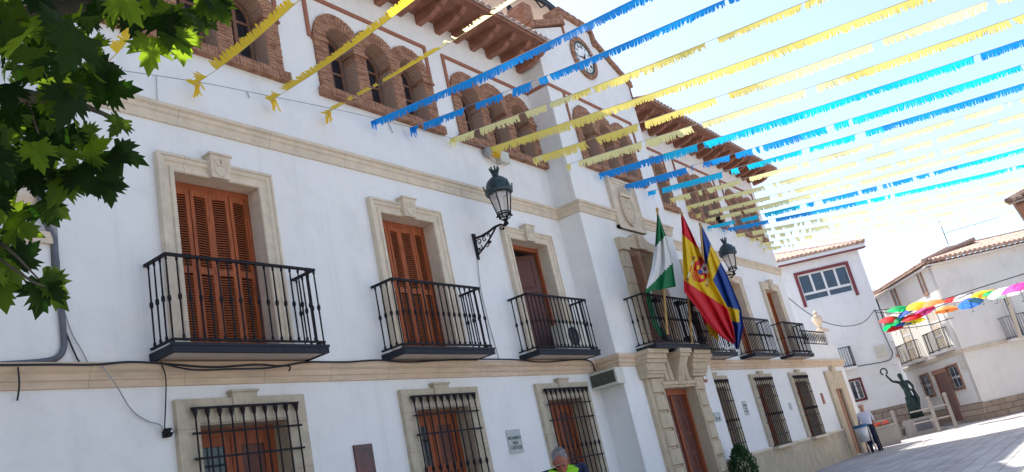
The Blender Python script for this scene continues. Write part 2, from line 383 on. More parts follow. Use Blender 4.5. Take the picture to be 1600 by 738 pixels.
def text_mesh(body, size, loc, rot, material, parent, name='lettering', align='CENTER', ext=.002, sx=1):
    cu = bpy.data.curves.new(name, 'FONT'); cu.body = body; cu.size = size; cu.align_x = align; cu.align_y = 'CENTER'; cu.extrude = ext
    cu.offset = size*.02
    to = bpy.data.objects.new(name, cu)
    me = bpy.data.meshes.new_from_object(to); bpy.data.objects.remove(to); bpy.data.curves.remove(cu)
    me.name = name; me.materials.clear(); me.materials.append(MT[material])
    o = bpy.data.objects.new(name, me); C.objects.link(o)
    off = OFF[parent.name]; o.parent = parent
    o.location = Vector((loc[0], loc[1], loc[2]+EYE))-off; o.rotation_euler = rot; o.scale = (sx, 1, 1)
    OFF[o.name] = off
    return o

# ------------------------------------------------------------------ ground
gm = MB().mat('paving'); gm.add([(-400,-400,G),(600,-400,G),(600,600,G),(-400,600,G)], [(0,1,2,3)])
tag(gm.build('ground', origin=(0,0,G)), kind='structure')

# ------------------------------------------------------------------ town hall
TH = thing('town_hall', (18.25,0,G), 'long white town hall with central clock tower, brick arched windows, iron balconies and stone doorway', 'town hall')
XL, XR, TX0, TX1, TY = 4.45, 31.75, 15.82, 20.72, -.6
BAYS = [6.65, 10.50, 14.27, 22.10, 25.90, 29.70]
ARC = [6.62, 10.50, 14.22, 25.63, 29.62]
HW, RA, SPR, SILL = .33, .61, 8.24, 7.20       # arch half width, brick ring radius, springing, sill top
def arch_pts(cx, r, zs, n=12, a0=0, a1=PI): return [(cx+r*math.cos(a0+(a1-a0)*i/n), zs+r*math.sin(a0+(a1-a0)*i/n)) for i in range(n+1)]
def arch_hole(cx, r=HW+.04): return [(cx+r, SILL-.05)]+arch_pts(cx, r, SPR)+[(cx-r, SILL-.05)]
def rect(x0, x1, z0, z1): return [(x0,z0),(x1,z0),(x1,z1),(x0,z1)]
def arcs(c, k=3): return [c+(i-(k-1)/2)*.94 for i in range(k)]
# walls
wl = MB().mat('stucco')
DT = -.36                                    # top of the stone base
def fh(c): return rect(c-.68, c+.68, 2.5, 5.01)
def gh(c): return rect(c-.66, c+.66, -.30, 1.61)
holes = [fh(c) for c in BAYS if c < TX0]+[gh(c) for c in BAYS if c < TX0]
holes += [arch_hole(c) for a in ARC if a < TX0 for c in arcs(a)]
wl.plate(rect(XL, TX0, G, 9.95), holes, 0, .35)
holes = [fh(c) for c in BAYS if c > TX1]+[gh(c) for c in BAYS if c > TX1]
holes += [arch_hole(c) for a in ARC if a > TX1 for c in arcs(a)]+[arch_hole(22.53), arch_hole(21.59)]
wl.plate(rect(TX1, XR, G, 9.95), holes, 0, .35)
# one storey terraces at both ends
wl.plate(rect(XR, 36.3, G, 3.02), [rect(33.75, 34.75, G+.02, 1.56)], 0, .35)
wl.plate(rect(-2, XL, G, 3.45), [], 0, .35)
wl.box(36.0, 36.3, .35, 9, G, 3.02); wl.box(XR-.35, XR, .35, 9, 2.9, 9.95); wl.box(XL, XL+.35, .35, 9, G, 9.95)
wl.box(XR, 36.0, .35, 9, 2.7, 2.9)
# tower: body and stepped gable
gab = [(TX0,G),(TX1,G),(TX1,10.50),(18.98,11.33),(18.98,11.68),(17.52,11.68),(17.52,11.33),(TX0,10.62)]
holes = [rect(17.6, 18.9, 2.5, 5.03), rect(17.38, 19.12, G+.02, 1.57)]+[arch_hole(c) for c in arcs(18.22)]
wl.plate(gab, holes, TY, TY+.35)
wl.box(TX0, TX0+.3, TY+.35, 8, G, 10.55); wl.box(TX1-.3, TX1, TY+.35, 8, G, 10.45)
WALL = wl.build('wall', TH)
# near-black sheets a little inside, their colour standing in for unlit rooms
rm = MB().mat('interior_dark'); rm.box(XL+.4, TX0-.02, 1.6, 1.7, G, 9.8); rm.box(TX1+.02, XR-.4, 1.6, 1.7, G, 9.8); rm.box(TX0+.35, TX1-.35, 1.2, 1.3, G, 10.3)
rm.build('dark_backing', TH)
# stone base, cornices
b = MB().mat('dado_stone')
b.plate(rect(TX1, 33.0, G, DT), [rect(c-.72, c+.72, -.45, DT-.001) for c in ()], -.06, 0)
b.plate(rect(35.4, 36.36, G, DT), [], -.06, .3); b.box(36.3, 36.36, .3, 9, G, DT)
b.plate(rect(XL-6, TX0, G, DT), [], -.06, 0); b.plate(rect(TX0-.05, 16.72, G, DT), [], TY-.06, TY); b.plate(rect(19.78, TX1+.05, G, DT), [], TY-.06, TY)
b.box(TX1, TX1+.06, TY, -.06, G, DT)
b.mat('trim_stone'); sweep2(b, [(XL-6,-.06),(TX0-.06,-.06),(TX0-.06,TY-.06),(16.72,TY-.06)], [(0,DT),(.03,DT),(.03,DT+.05),(0,DT+.08),(-.07,DT+.08)])
sweep2(b, [(19.78,TY-.06),(TX1+.06,TY-.06),(TX1+.06,-.06),(22.1-.98,-.06)], [(0,DT),(.03,DT),(.03,DT+.05),(0,DT+.08),(-.07,DT+.08)])
for x0, x1 in ((23.08,24.92),(26.88,28.72),(30.68,33.0),(35.4,36.3)): sweep2(b, [(x0,-.06),(x1,-.06)], [(0,DT),(.03,DT),(.03,DT+.05),(0,DT+.08),(-.07,DT+.08)])
b.build('stone_base', TH)
b = MB().mat('belt_stone')
low = [(0,2.11),(.03,2.115),(.035,2.19),(.055,2.20),(.06,2.27),(.10,2.30),(.115,2.34),(.115,2.385),(0,2.40)]
sweep2(b, [(XL-6,0),(TX0,0),(TX0,TY),(16.60,TY)], low)
sweep2(b, [(19.90,TY),(TX1,TY),(TX1,0),(36.3,0),(36.3,3)], low)
b.build('lower_cornice', TH)
b = MB().mat('trim_stone')
up = [(0,5.74),(.03,5.745),(.04,5.80),(.05,5.86),(.075,5.88),(.08,5.93),(.12,5.95),(.12,6.0),(0,6.02)]
sweep2(b, [(XL,0),(TX0,0),(TX0,TY),(17.60,TY)], up); sweep2(b, [(18.92,TY),(TX1,TY)], up); sweep2(b, [(22.0,0),(XR,0)], up)
b.build('upper_cornice', TH)

# brick arcades
def arcade(cs, Y, name='brick_arcade'):
    m = MB().mat('mortar'); F = Y-.05; n = len(cs)
    x0 = cs[0]-RA; x1 = cs[-1]+RA
    # outline with a scalloped head
    top = []
    for i in range(n-1, -1, -1):
        h = math.acos(.47/(RA-.012)) if n > 1 else 0
        a0 = 0 if i == n-1 else h; a1 = PI if i == 0 else PI-h
        top += arch_pts(cs[i], RA-.012, SPR, 14, a0, a1)
    m.plate([(x0+.012, SILL-.01), (x1-.012, SILL-.01)]+top, [[(c+HW-.01, SILL)]+arch_pts(c, HW-.0, SPR, 16)+[(c-HW+.01, SILL)] for c in cs], F+.012, Y+.25)
    m.mat('brick'); rnd = random.Random(int(cs[0]*100))
    # coursed piers
    edges = [x0]+[v for c in cs for v in (c-HW, c+HW)]+[x1]
    for k in range(0, len(edges), 2):
        a, bb = edges[k], edges[k+1]; z = SILL+.004
        j = 0
        while z < SPR-.09:
            e = rnd.uniform(-.004, .004)
            cut = a+(bb-a)*(.5 if j % 2 else .62)
            m.box(a-e, cut-.005, F+e, Y+.26, z, z+.046); m.box(cut+.005, bb+e, F-e, Y+.26, z, z+.046); z += .058; j += 1
        m.box(a-.03, bb+.03, F-.03, Y+.26, SPR-.085, SPR-.045); m.box(a-.015, bb+.015, F-.015, Y+.26, SPR-.04, SPR-.004)
    # radial voussoirs
    for i, c in enumerate(cs):
        N = 21
        for q in range(N):
            a0 = PI*q/N+.016; a1 = PI*(q+1)/N-.016; am = (a0+a1)/2; e = rnd.uniform(-.008, .01)
            R = RA+e
            if (i < n-1 and math.cos(am)*R > .47) or (i > 0 and -math.cos(am)*R > .47):
                R = min(R, .47/abs(math.cos(am)))
            p = lambda r_, a, y: (c+r_*math.cos(a), y, SPR+r_*math.sin(a))
            s_ = RA/R if R < RA-.02 else 1
            yf = F-rnd.uniform(0, .006)
            m.hexa([p(HW,a0,Y+.26), p(HW,a0,yf), p(R,a0,yf), p(R,a0,Y+.01), p(HW,a1,Y+.26), p(HW,a1,yf), p(R,a1,yf), p(R,a1,Y+.01)])
    # soldier course sill
    x = x0-.05; 
    while x < x1+.05:
        e = rnd.uniform(-.006, .006); m.box(x, x+.052, F-.07+e, Y+.25, SILL-.165, SILL+e*.3); x += .062
    m.mat('mortar'); m.box(x0-.045, x1+.045, F-.06, Y+.2, SILL-.158, SILL-.012)
    o = m.build(name, TH)
    fr = MB().mat('arcade_wood')                    # timber casements set back in each arch
    for c in cs:
        Yw = Y+.28
        fr.plate([(c+HW, SILL)]+arch_pts(c, HW, SPR)+[(c-HW, SILL)], [[(c+HW-.07, SILL+.08)]+arch_pts(c, HW-.07, SPR)+[(c-HW+.07, SILL+.08)]], Yw, Yw+.06)
        fr.box(c-.035, c+.035, Yw-.01, Yw+.05, SILL+.05, SPR+HW-.05)
        for z in (7.52, 7.85, 8.18): fr.box(c-HW+.05, c+HW-.05, Yw+.008, Yw+.045, z-.022, z+.022)
    o2 = fr.build('casement_frame', o)
    g = MB().mat('glass_dark')
    for c in cs: g.plate([(c+HW, SILL)]+arch_pts(c, HW, SPR)+[(c-HW, SILL)], [], Y+.315, Y+.325)
    g.build('pane', o)
    return o
for a in ARC: arcade(arcs(a), 0)
arcade([21.59, 22.53], 0)
arcade(arcs(18.22), TY)
# raised label mouldings round the arcades
t = MB().mat('rust_trim')
def lab(x0, x1, z0, z1, Y, left=True, right=True, w_=.075):
    t.box(x0, x1, Y-.035, Y, z1-w_, z1)
    if left: t.box(x0, x0+w_, Y-.035, Y, z0, z1-w_)
    if right: t.box(x1-w_, x1, Y-.035, Y, z0, z1-w_)
for a in (6.62, 10.50): lab(a-1.66, a+1.60, 8.20, 9.12, 0)
lab(14.22-1.62, TX0, 8.20, 9.12, 0, right=False)
t.box(TX0-.036, TX0, TY-.035, 0, 9.045, 9.12); t.box(TX0, 20.1, TY-.035, TY, 9.045, 9.12)
t.box(16.50, 16.57, TY-.035, TY, 8.20, 9.045); t.box(20.03, 20.1, TY-.035, TY, 8.20, 9.045)
lab(21.0, 23.22, 8.20, 9.12, 0, left=False)
for a in (25.63, 29.62): lab(a-1.68, a+1.68, 8.20, 9.12, 0)
t.build('brick_label_moulding', TH)

# eaves and roofs of the wings
def eaves(x0, x1, n):
    m = MB().mat('eave_wood')
    m.box(x0, x1, -1.0, .0, 9.86, 9.885)                              # boards
    for i in range(n):
        x = x0+.12+(x1-x0-.36)*i/(n-1)
        pr = [(0,9.62),(-.35,9.63),(-.55,9.68),(-.62,9.74),(-.72,9.74),(-.80,9.78),(-.86,9.86),(0,9.86)]
        m.add([(x, y, z) for y, z in pr]+[(x+.15, y, z) for y, z in pr], [tuple(range(8)), tuple(range(8, 16))[::-1]]+[(k, k+8, (k+1) % 8+8, (k+1) % 8) for k in range(8)])
    m.box(x0, x1, -1.03, -1.0, 9.835, 9.90)
    o = m.build('eave', TH); return o
eaves(XL-.4, TX0, 20); eaves(TX1, XR+.42, 19)
def tile_roof(m, P, dr, L_, run, rise, over=0, pitch=.22, r=.075):
    """pantile slope: eave from P along dr, rising inward over run"""
    nx, ny = NRM(dr); q = lambda u, s, h: (P[0]+dr[0]*u-nx*s*run, P[1]+dr[1]*u-ny*s*run, P[2]+s*rise+h)
    n = int(L_/pitch); m.mat('tile')
    for i in range(n):
        u = (i+.5)*L_/n; seg = 6
        vs = []; 
        for s in (0, 1):
            for k in range(seg+1):
                a = PI*k/seg; vs.append(q(u-r*math.cos(a), s, r*.9*math.sin(a)+.02))
        m.add(vs, [(k, k+seg+1, k+seg+2, k+1) for k in range(seg)]+[tuple(range(seg+1))])
    m.add([q(0,0,0), q(L_,0,0), q(L_,1,0), q(0,1,0), q(0,0,-.05), q(L_,0,-.05), q(L_,1,-.05), q(0,1,-.05)], [(0,1,2,3),(7,6,5,4),(0,4,5,1),(1,5,6,2),(3,7,4,0)])
m = MB()
tile_roof(m, (XL-.4,-1.08,9.94), (1,0), TX0-XL+.4, 6, 1.7); tile_roof(m, (TX1,-1.08,9.94), (1,0), XR+.42-TX1, 6, 1.7)
m.mat('tile'); m.box(XL-.4, TX0, 4.92, 9.3, 11.55, 11.66); m.box(TX1, XR+.42, 4.92, 9.3, 11.55, 11.66)
m.build('roof', TH)
# coping of the gable
m = MB().mat('brick')
def cop(x0, z0, x1, z1, h=.17):
    n = max(1, int(abs(x1-x0)/.14)); rnd = random.Random(int(x0*50))
    for i in range(n):
        a = i/n; c = (i+.93)/n; e = rnd.uniform(-.012, .012)
        X0, X1 = x0+(x1-x0)*a, x0+(x1-x0)*c; Z0, Z1 = z0+(z1-z0)*a, z0+(z1-z0)*c
        m.hexa([(X0,TY-.09+e,Z0),(X1,TY-.09+e,Z1),(X1,TY+.42,Z1),(X0,TY+.42,Z0),(X0,TY-.09+e,Z0+h),(X1,TY-.09+e,Z1+h),(X1,TY+.42,Z1+h),(X0,TY+.42,Z0+h)])
cop(TX0-.1, 10.62, 17.42, 11.36); cop(19.08, 11.33, TX1+.12, 10.44); cop(17.36, 11.66, 19.14, 11.66, .2)
m.box(17.36, 17.5, TY-.09, TY+.42, 11.33, 11.66); m.box(19.0, 19.14, TY-.09, TY+.42, 11.24, 11.66)
m.box(TX0-.16, TX0+.16, TY-.02, TY+.5, 10.75, 11.35)
m.mat('rust_trim'); m.box(17.40, 17.47, TY-.04, TY, 10.95, 11.33); m.box(TX1, TX1+.05, TY-.03, TY+.2, 10.1, 10.45)
m.build('brick_coping', TH)
# clock
CX, CZ = 18.2, 10.58
m = MB().mat('brick')
for q in range(44):
    a0 = 2*PI*q/44+.01; a1 = 2*PI*(q+1)/44-.01; p = lambda r_, a, y: (CX+r_*math.cos(a), y, CZ+r_*math.sin(a))
    m.hexa([p(.50,a0,TY), p(.50,a0,TY-.06), p(.63,a0,TY-.06), p(.63,a0,TY), p(.50,a1,TY), p(.50,a1,TY-.06), p(.63,a1,TY-.06), p(.63,a1,TY)])
CK = m.build('clock', TH)
m = MB().mat('ink'); m.plate(arch_pts(CX, .50, CZ, 40, 0, 2*PI)[:-1], [arch_pts(CX, .435, CZ, 40, 0, 2*PI)[:-1]], TY-.045, TY-.0)
m.build('clock_rim', CK)
m = MB().mat('clock_white'); m.plate(arch_pts(CX, .44, CZ, 40, 0, 2*PI)[:-1], [], TY-.03, TY-.005); m.build('clock_face', CK)
for h, s in enumerate(['XII','I','II','III','IIII','V','VI','VII','VIII','IX','X','XI']):
    a = PI/2-h*PI/6
    text_mesh(s, .15, (CX+.345*math.cos(a), TY-.034, CZ+.345*math.sin(a)), (PI/2, -(a-PI/2), 0), 'ink', CK, 'numeral', sx=.85)
m = MB().mat('iron')
for a, L_, w_ in ((math.radians(58), .21, .03), (math.radians(-172), .31, .022)):
    c_, s_ = math.cos(a), math.sin(a)
    P = [(-w_*s_*-1, -w_*c_), (c_*L_, s_*L_), (w_*s_*-1, w_*c_)]
    m.hexa([(CX-s_*w_-c_*.05,TY-.05,CZ+c_*w_-s_*.05),(CX+s_*w_-c_*.05,TY-.05,CZ-c_*w_-s_*.05),(CX+c_*L_+s_*.006,TY-.05,CZ+s_*L_-c_*.006),(CX+c_*L_-s_*.006,TY-.05,CZ+s_*L_+c_*.006),
            (CX-s_*w_-c_*.05,TY-.06,CZ+c_*w_-s_*.05),(CX+s_*w_-c_*.05,TY-.06,CZ-c_*w_-s_*.05),(CX+c_*L_+s_*.006,TY-.06,CZ+s_*L_-c_*.006),(CX+c_*L_-s_*.006,TY-.06,CZ+s_*L_+c_*.006)])
m.build('clock_hands', CK)
# iron belfry behind the gable
m = MB().mat('bluish_iron')
BX0, BX1, BY0, BY1, BZ0, BZ1 = 16.55, 19.75, .35, 3.4, 11.0, 13.1
for x in (BX0, BX1):
    for y in (BY0, BY1):
        m.tube([(x,y,BZ0),(x+(18.15-x)*.06,y,BZ1)], .055, 6); 
        for k in range(5):
            z = BZ0+.2+k*.38; m.tube([(x,y,z),(x+(.22 if x < 18 else -.22),y,z+.19),(x,y,z+.38)], .02, 5)
for z in (BZ1,):
    m.tube([(BX0,BY0,z),(BX1,BY0,z),(BX1,BY1,z),(BX0,BY1,z),(BX0,BY0,z)], .06, 6)
for i in range(5): m.tube([(BX0+.1+i*.72,BY0,BZ1),(BX0+.45+i*.72,BY0,BZ1-.25),(BX0+.8+i*.72,BY0,BZ1)], .025, 5)
m.tube([(BX0,BY0,BZ1),(18.15,1.9,16.0),(BX1,BY1,BZ1)], .05); m.tube([(BX1,BY0,BZ1),(18.15,1.9,16.0),(BX0,BY1,BZ1)], .05)
m.mat('cream_slab'); m.box(BX0+.05, BX1-.05, BY0+.05, BY1-.05, BZ1+.06, BZ1+.16)
m.mat('stucco'); m.box(BX0-.5, BX1+.5, .3, 4.2, 9.5, 11.0)
BF = m.build('belfry', TH)
m = MB().mat('bell_bronze'); m.lathe((18.15,1.4,11.55), [(.52,0),(.50,.06),(.40,.25),(.33,.5),(.30,.75),(.24,.88),(.08,.95),(.05,1.15)], 20); m.build('bell', BF, True)

# ---- french windows with stone surrounds, shutters and balconies
jam = [(0,0),(0,.10),(.045,.115),(.05,.095),(.10,.085),(.12,.06),(.165,.05),(.18,.075),(.235,.07),(.24,0)]
def keystone(m, cx, z0, z1, Y, w_=.33, proud=.17, mt='trim_stone', scroll=True):
    m.mat(mt); h = w_/2
    m.hexa([(cx-h*.86,Y-proud*.8,z0),(cx+h*.86,Y-proud*.8,z0),(cx+h*.86,Y,z0),(cx-h*.86,Y,z0),(cx-h,Y-proud,z1),(cx+h,Y-proud,z1),(cx+h,Y,z1),(cx-h,Y,z1)])
    m.box(cx-h-.02, cx+h+.02, Y-proud-.02, Y, z1, z1+.03)
    if scroll:
        for s in (-1, 1):
            pts = [(cx+s*(.04+.055*math.cos(a)*(1-a/14)), Y-proud*.93, (z0+z1)/2+.06+.075*math.sin(a)*(1-a/14)) for a in [k*.6 for k in range(14)]]
            m.tube(pts, .014, 5); m.tube([(cx+s*.02,Y-proud*.84,z0+.02),(cx+s*.09,Y-proud*.88,z0+.09),(cx+s*.12,Y-proud*.95,z1-.05)], .012, 5)
def shutter_leaf(parent, x0, y0, x1, y1, z0, z1, mt='shutter_wood', name='shutter', rails=(3.72,)):
    """louvred leaf whose plan runs from (x0,y0) to (x1,y1)"""
    m = MB().mat(mt); L_ = math.hypot(x1-x0, y1-y0); dx, dy = (x1-x0)/L_, (y1-y0)/L_
    P = (x0, y0); st = .055
    bx = lambda u0, u1, d0, d1, a, b_: m.obox(P, (dx, dy), u0, u1, d0, d1, a, b_)
    bx(0, st, 0, .04, z0, z1); bx(L_-st, L_, 0, .04, z0, z1); bx(st, L_-st, 0, .04, z1-.09, z1); bx(st, L_-st, 0, .04, z0, z0+.14)
    zz = [z0+.14]+[r_ for r_ in rails]+[z1-.09]
    for r_ in rails: bx(st, L_-st, 0, .04, r_-.045, r_+.045)
    nx, ny = NRM((dx, dy))
    for a, b_ in zip(zz[:-1], zz[1:]):
        a += .05 if a != z0+.14 else .01; b_ -= .05 if b_ != z1-.09 else .0; z = a
        while z < b_-.02:
            q = lambda u, d, h: (P[0]+dx*u+nx*d, P[1]+dy*u+ny*d, h)
            u0, u1 = st-.005, L_-st+.005
            m.hexa([q(u0,.038,z), q(u1,.038,z), q(u1,.006,z+.026), q(u0,.006,z+.026), q(u0,.038,z+.008), q(u1,.038,z+.008), q(u1,.006,z+.034), q(u0,.006,z+.034)]); z += .036
    for z in (z0+.35, (z0+z1)/2+.05, z1-.4): bx(-.015, .01, .038, .052, z-.05, z+.05)
    return m.build(name, parent)
def balcony(x0, x1, Y, yf, z0=2.40, zt=3.63, nf=17, ns=3, supports=True, drip=True):
    m = MB().mat('bluish_iron')
    m.box(x0, x1, yf, yf+.05, z0, z0+.105); m.box(x0, x0+.05, yf+.05, Y, z0, z0+.105); m.box(x1-.05, x1, yf+.05, Y, z0, z0+.105)
    m.box(x0-.012, x1+.012, yf-.012, yf+.03, z0+.08, z0+.115)
    m.mat('cream_slab'); m.box(x0+.05, x1-.05, yf+.05, Y, z0+.012, z0+.09)
    B = m.build('balcony', TH)
    m = MB().mat('iron'); a, b_, f = x0+.04, x1-.04, yf+.04
    for z, r_ in ((zt, .018), (z0+.165, .012)):
        m.box(a-.02, b_+.02, f-.02, f+.02, z-r_, z+r_)
        m.box(a-.02, a+.02, f+.02, Y, z-r_, z+r_); m.box(b_-.02, b_+.02, f+.02, Y, z-r_, z+r_)
    def bal(x, y, end=False):
        r_ = .0115; zb = z0+.105 if end else z0+.165; zm = (zb+zt)/2
        m.lathe((x,y,0), [(r_,zb),(r_*1.8,zb+.02),(r_*1.8,zb+.05),(r_,zb+.07),(r_*1.15,zm-.045),(.026,zm-.02),(.026,zm+.02),(r_*1.15,zm+.045),(r_,zt-.08),(r_*1.7,zt-.05),(r_,zt)], 6)
    for i in range(nf): bal(a+(b_-a)*i/(nf-1), f, i in (0, nf-1))
    for i in range(1, ns+1):
        y = f+(Y-f)*i/(ns+.6)
        bal(a, y); bal(b_, y)
    m.build('railing', B)
    return B
def surround(cx, Y=0):
    m = MB().mat('trim_stone'); frame3(m, cx-.92, cx+.92, 2.44, 5.25, jam, Y)
    m.box(cx-.68, cx+.68, Y, Y+.01, 5.005, 5.02)
    keystone(m, cx, 5.0, 5.33, Y)
    # deep reveals in the same stone
    m.mat('trim_stone'); m.box(cx-.69, cx-.675, Y-.06, Y+.36, 2.5, 5.02); m.box(cx+.675, cx+.69, Y-.06, Y+.36, 2.5, 5.02); m.box(cx-.675, cx+.675, Y-.06, Y+.36, 5.005, 5.03)
    return m.build('window_surround', TH)
def wood_frame(parent, x0, x1, z0, z1, y, mt='door_wood', w_=.06, name='door_frame'):
    m = MB().mat(mt); m.box(x0, x0+w_, y, y+.08, z0, z1); m.box(x1-w_, x1, y, y+.08, z0, z1); m.box(x0+w_, x1-w_, y, y+.08, z1-w_-.03, z1); return m.build(name, parent)
def glazed_leaf(parent, x0, y0, x1, y1, z0, z1, mt='door_wood', panes=3, name='door_leaf', glass='glass_dark'):
    m = MB().mat(mt); L_ = math.hypot(x1-x0, y1-y0); dr = ((x1-x0)/L_, (y1-y0)/L_); P = (x0, y0)
    m.obox(P, dr, 0, .085, 0, .045, z0, z1); m.obox(P, dr, L_-.085, L_, 0, .045, z0, z1)
    m.obox(P, dr, .085, L_-.085, 0, .045, z0, z0+.55); m.obox(P, dr, .085, L_-.085, 0, .045, z1-.1, z1)
    for k in range(1, panes):
        z = z0+.55+(z1-.1-z0-.55)*k/panes; m.obox(P, dr, .085, L_-.085, .005, .04, z-.03, z+.03)
    o = m.build(name, parent); g = MB().mat(glass); g.obox(P, dr, .08, L_-.08, .015, .025, z0+.5, z1-.08); g.build('pane', o); return o
def solid_leaf(parent, x0, y0, x1, y1, z0, z1, mt='door_wood', name='door_leaf', rows=3, cols=1):
    m = MB().mat(mt); L_ = math.hypot(x1-x0, y1-y0); dr = ((x1-x0)/L_, (y1-y0)/L_); P = (x0, y0)
    m.obox(P, dr, 0, L_, 0, .03, z0, z1); e = .08
    for c in range(cols+1):
        u = (L_-e)*c/cols; m.obox(P, dr, u, u+e, .03, .045, z0, z1); m.obox(P, dr, u, u+e, -.015, 0, z0, z1)
    for r_ in range(rows+1):
        z = z0+(z1-z0-e)*r_/rows; m.obox(P, dr, e, L_-e, .03, .0445, z, z+e); m.obox(P, dr, e, L_-e, -.0145, 0, z, z+e)
    for c in range(cols):
        for r_ in range(rows):
            u = (L_-e)*c/cols+e+.04; u1 = (L_-e)*(c+1)/cols-.04; z = z0+(z1-z0-e)*r_/rows+e+.04; z1_ = z0+(z1-z0-e)*(r_+1)/rows-.04
            m.obox(P, dr, u, u1, .03, .05, z, z1_); m.obox(P, dr, u, u1, -.02, 0, z, z1_)
    return m.build(name, parent)
for i, c in enumerate(BAYS):
    S = surround(c)
    wood_frame(S, c-.672, c+.672, 2.5, 5.0, .20)
    if i < 2:
        x = c-.63; ww = 1.26/4
        for k in range(4):
            a, b_ = (0, -.035) if k % 2 == 0 else (-.035, 0)
            shutter_leaf(S, x+k*ww+.004, .255+a, x+(k+1)*ww-.004, .255+b_, 2.5, 4.91)
    elif i == 2:
        glazed_leaf(S, c-.62, .33, c-.30, .36, 2.5, 4.9)
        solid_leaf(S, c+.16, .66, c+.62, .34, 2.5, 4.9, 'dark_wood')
        solid_leaf(S, c+.05, .95, c+.16, .66, 2.5, 4.9, 'door_wood', rows=3)
    elif i == 5:
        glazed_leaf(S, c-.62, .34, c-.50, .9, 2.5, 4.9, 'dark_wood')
        solid_leaf(S, c+.04, .36, c+.64, .30, 2.5, 4.9, 'door_wood')
    else:
        glazed_leaf(S, c-.62, .34, c-.02, .34, 2.5, 4.9); solid_leaf(S, c+.0, .34, c+.62, .34, 2.5, 4.9, 'door_wood')
balcony(5.44, 7.81, 0, -.5); balcony(9.32, 11.63, 0, -.5); balcony(13.05, 15.34, 0, -.5)
balcony(20.95, 23.3, 0, -.5); balcony(24.75, 27.05, 0, -.5); balcony(28.55, 30.85, 0, -.5)
# ---- barred ground floor windows
def barred(c):
    m = MB().mat('jamb_stone')
    pr = [(0,0),(0,.075),(.30,.07),(.315,.05),(.32,0)]
    frame3(m, c-.97, c+.97, -.34, 1.93, pr, 0); keystone(m, c, 1.62, 1.99, 0, .38, .10, 'jamb_stone', False)
    m.mat('jamb_stone'); m.box(c-.67, c-.655, -.05, .36, -.3, 1.62); m.box(c+.655, c+.67, -.05, .36, -.3, 1.62); m.box(c-.655, c+.655, -.05, .36, 1.605, 1.63)
    m.mat('mortar')
    for z in (1.56, .95, .30): m.box(c-.972, c-.68, -.0765, -.02, z, z+.008); m.box(c+.68, c+.972, -.0765, -.02, z, z+.008)
    m.mat('trim_stone'); m.box(c-.80, c+.80, -.24, 0, -.38, -.30)
    S = m.build('window_surround', TH)
    m = MB().mat('iron'); x0, x1 = c-.76, c+.76; y = -.13
    for k in range(10):
        x = x0+(x1-x0)*k/9; r_ = .0125
        m.lathe((x,y,0), [(r_,-.3),(r_,.60),(.027,.645),(.027,.675),(r_,.72),(r_,1.68),(r_*1.5,1.70),(.034,1.76),(.034,1.80),(.01,1.81)], 6)
    m.box(x0-.05, x1+.04, y-.02, y+.02, 1.79, 1.815); m.box(x0-.02, x1+.02, y-.02, y+.02, -.29, -.262)
    for z in (1.50, 1.20, .42, .02): m.box(x0-.06, x1+.06, y-.006, y+.006, z-.013, z+.013)
    for s, x in ((-1, x0), (1, x1)):
        for z in (1.79, 1.20, .42, -.28): m.box(x-.012, x+.012, y, -.0, z-.012, z+.012)
    m.build('grille', S)
    m = MB().mat('door_wood'); y = .26                       # timber casement
    m.box(c-.66, c-.58, y, y+.07, -.3, 1.61); m.box(c+.58, c+.66, y, y+.07, -.3, 1.61); m.box(c-.58, c+.58, y, y+.07, 1.5, 1.61)
    for a, b_ in ((-.58, -.02), (.02, .58)):
        m.box(c+a, c+a+.1, y+.01, y+.05, -.3, 1.5); m.box(c+b_-.1, c+b_, y+.01, y+.05, -.3, 1.5)
        for z in (1.38, .62, -.3): m.box(c+a+.1, c+b_-.1, y+.01, y+.05, z, z+.12)
    m.box(c-.03, c+.03, y-.005, y+.06, -.3, 1.5)
    m.mat('dark_wood'); m.box(c+.12, c+.48, y+.03, y+.045, -.2, 1.4)
    k = m.build('casement_frame', S)
    g = MB().mat('glass_dark'); g.box(c-.5, c-.1, y+.03, y+.04, -.2, 1.4); g.build('pane', k)
for c in BAYS: barred(c)
# ---- end doorway in the low wing
m = MB().mat('portal_stone'); frame3(m, 33.02, 35.42, G, 1.92, [(0,0),(0,.09),(.70,.08),(.72,.0)], 0); keystone(m, 34.22, 1.6, 2.05, 0, .5, .12, 'portal_stone', False)
m.box(33.72, 33.753, -.05, .36, G, 1.57); m.box(34.747, 34.78, -.05, .36, G, 1.57); m.box(33.753, 34.747, -.05, .36, 1.55, 1.58)
S = m.build('side_doorway', TH); solid_leaf(S, 33.76, .09, 34.74, .09, G+.02, 1.55, 'brown_frame', rows=4, cols=2)

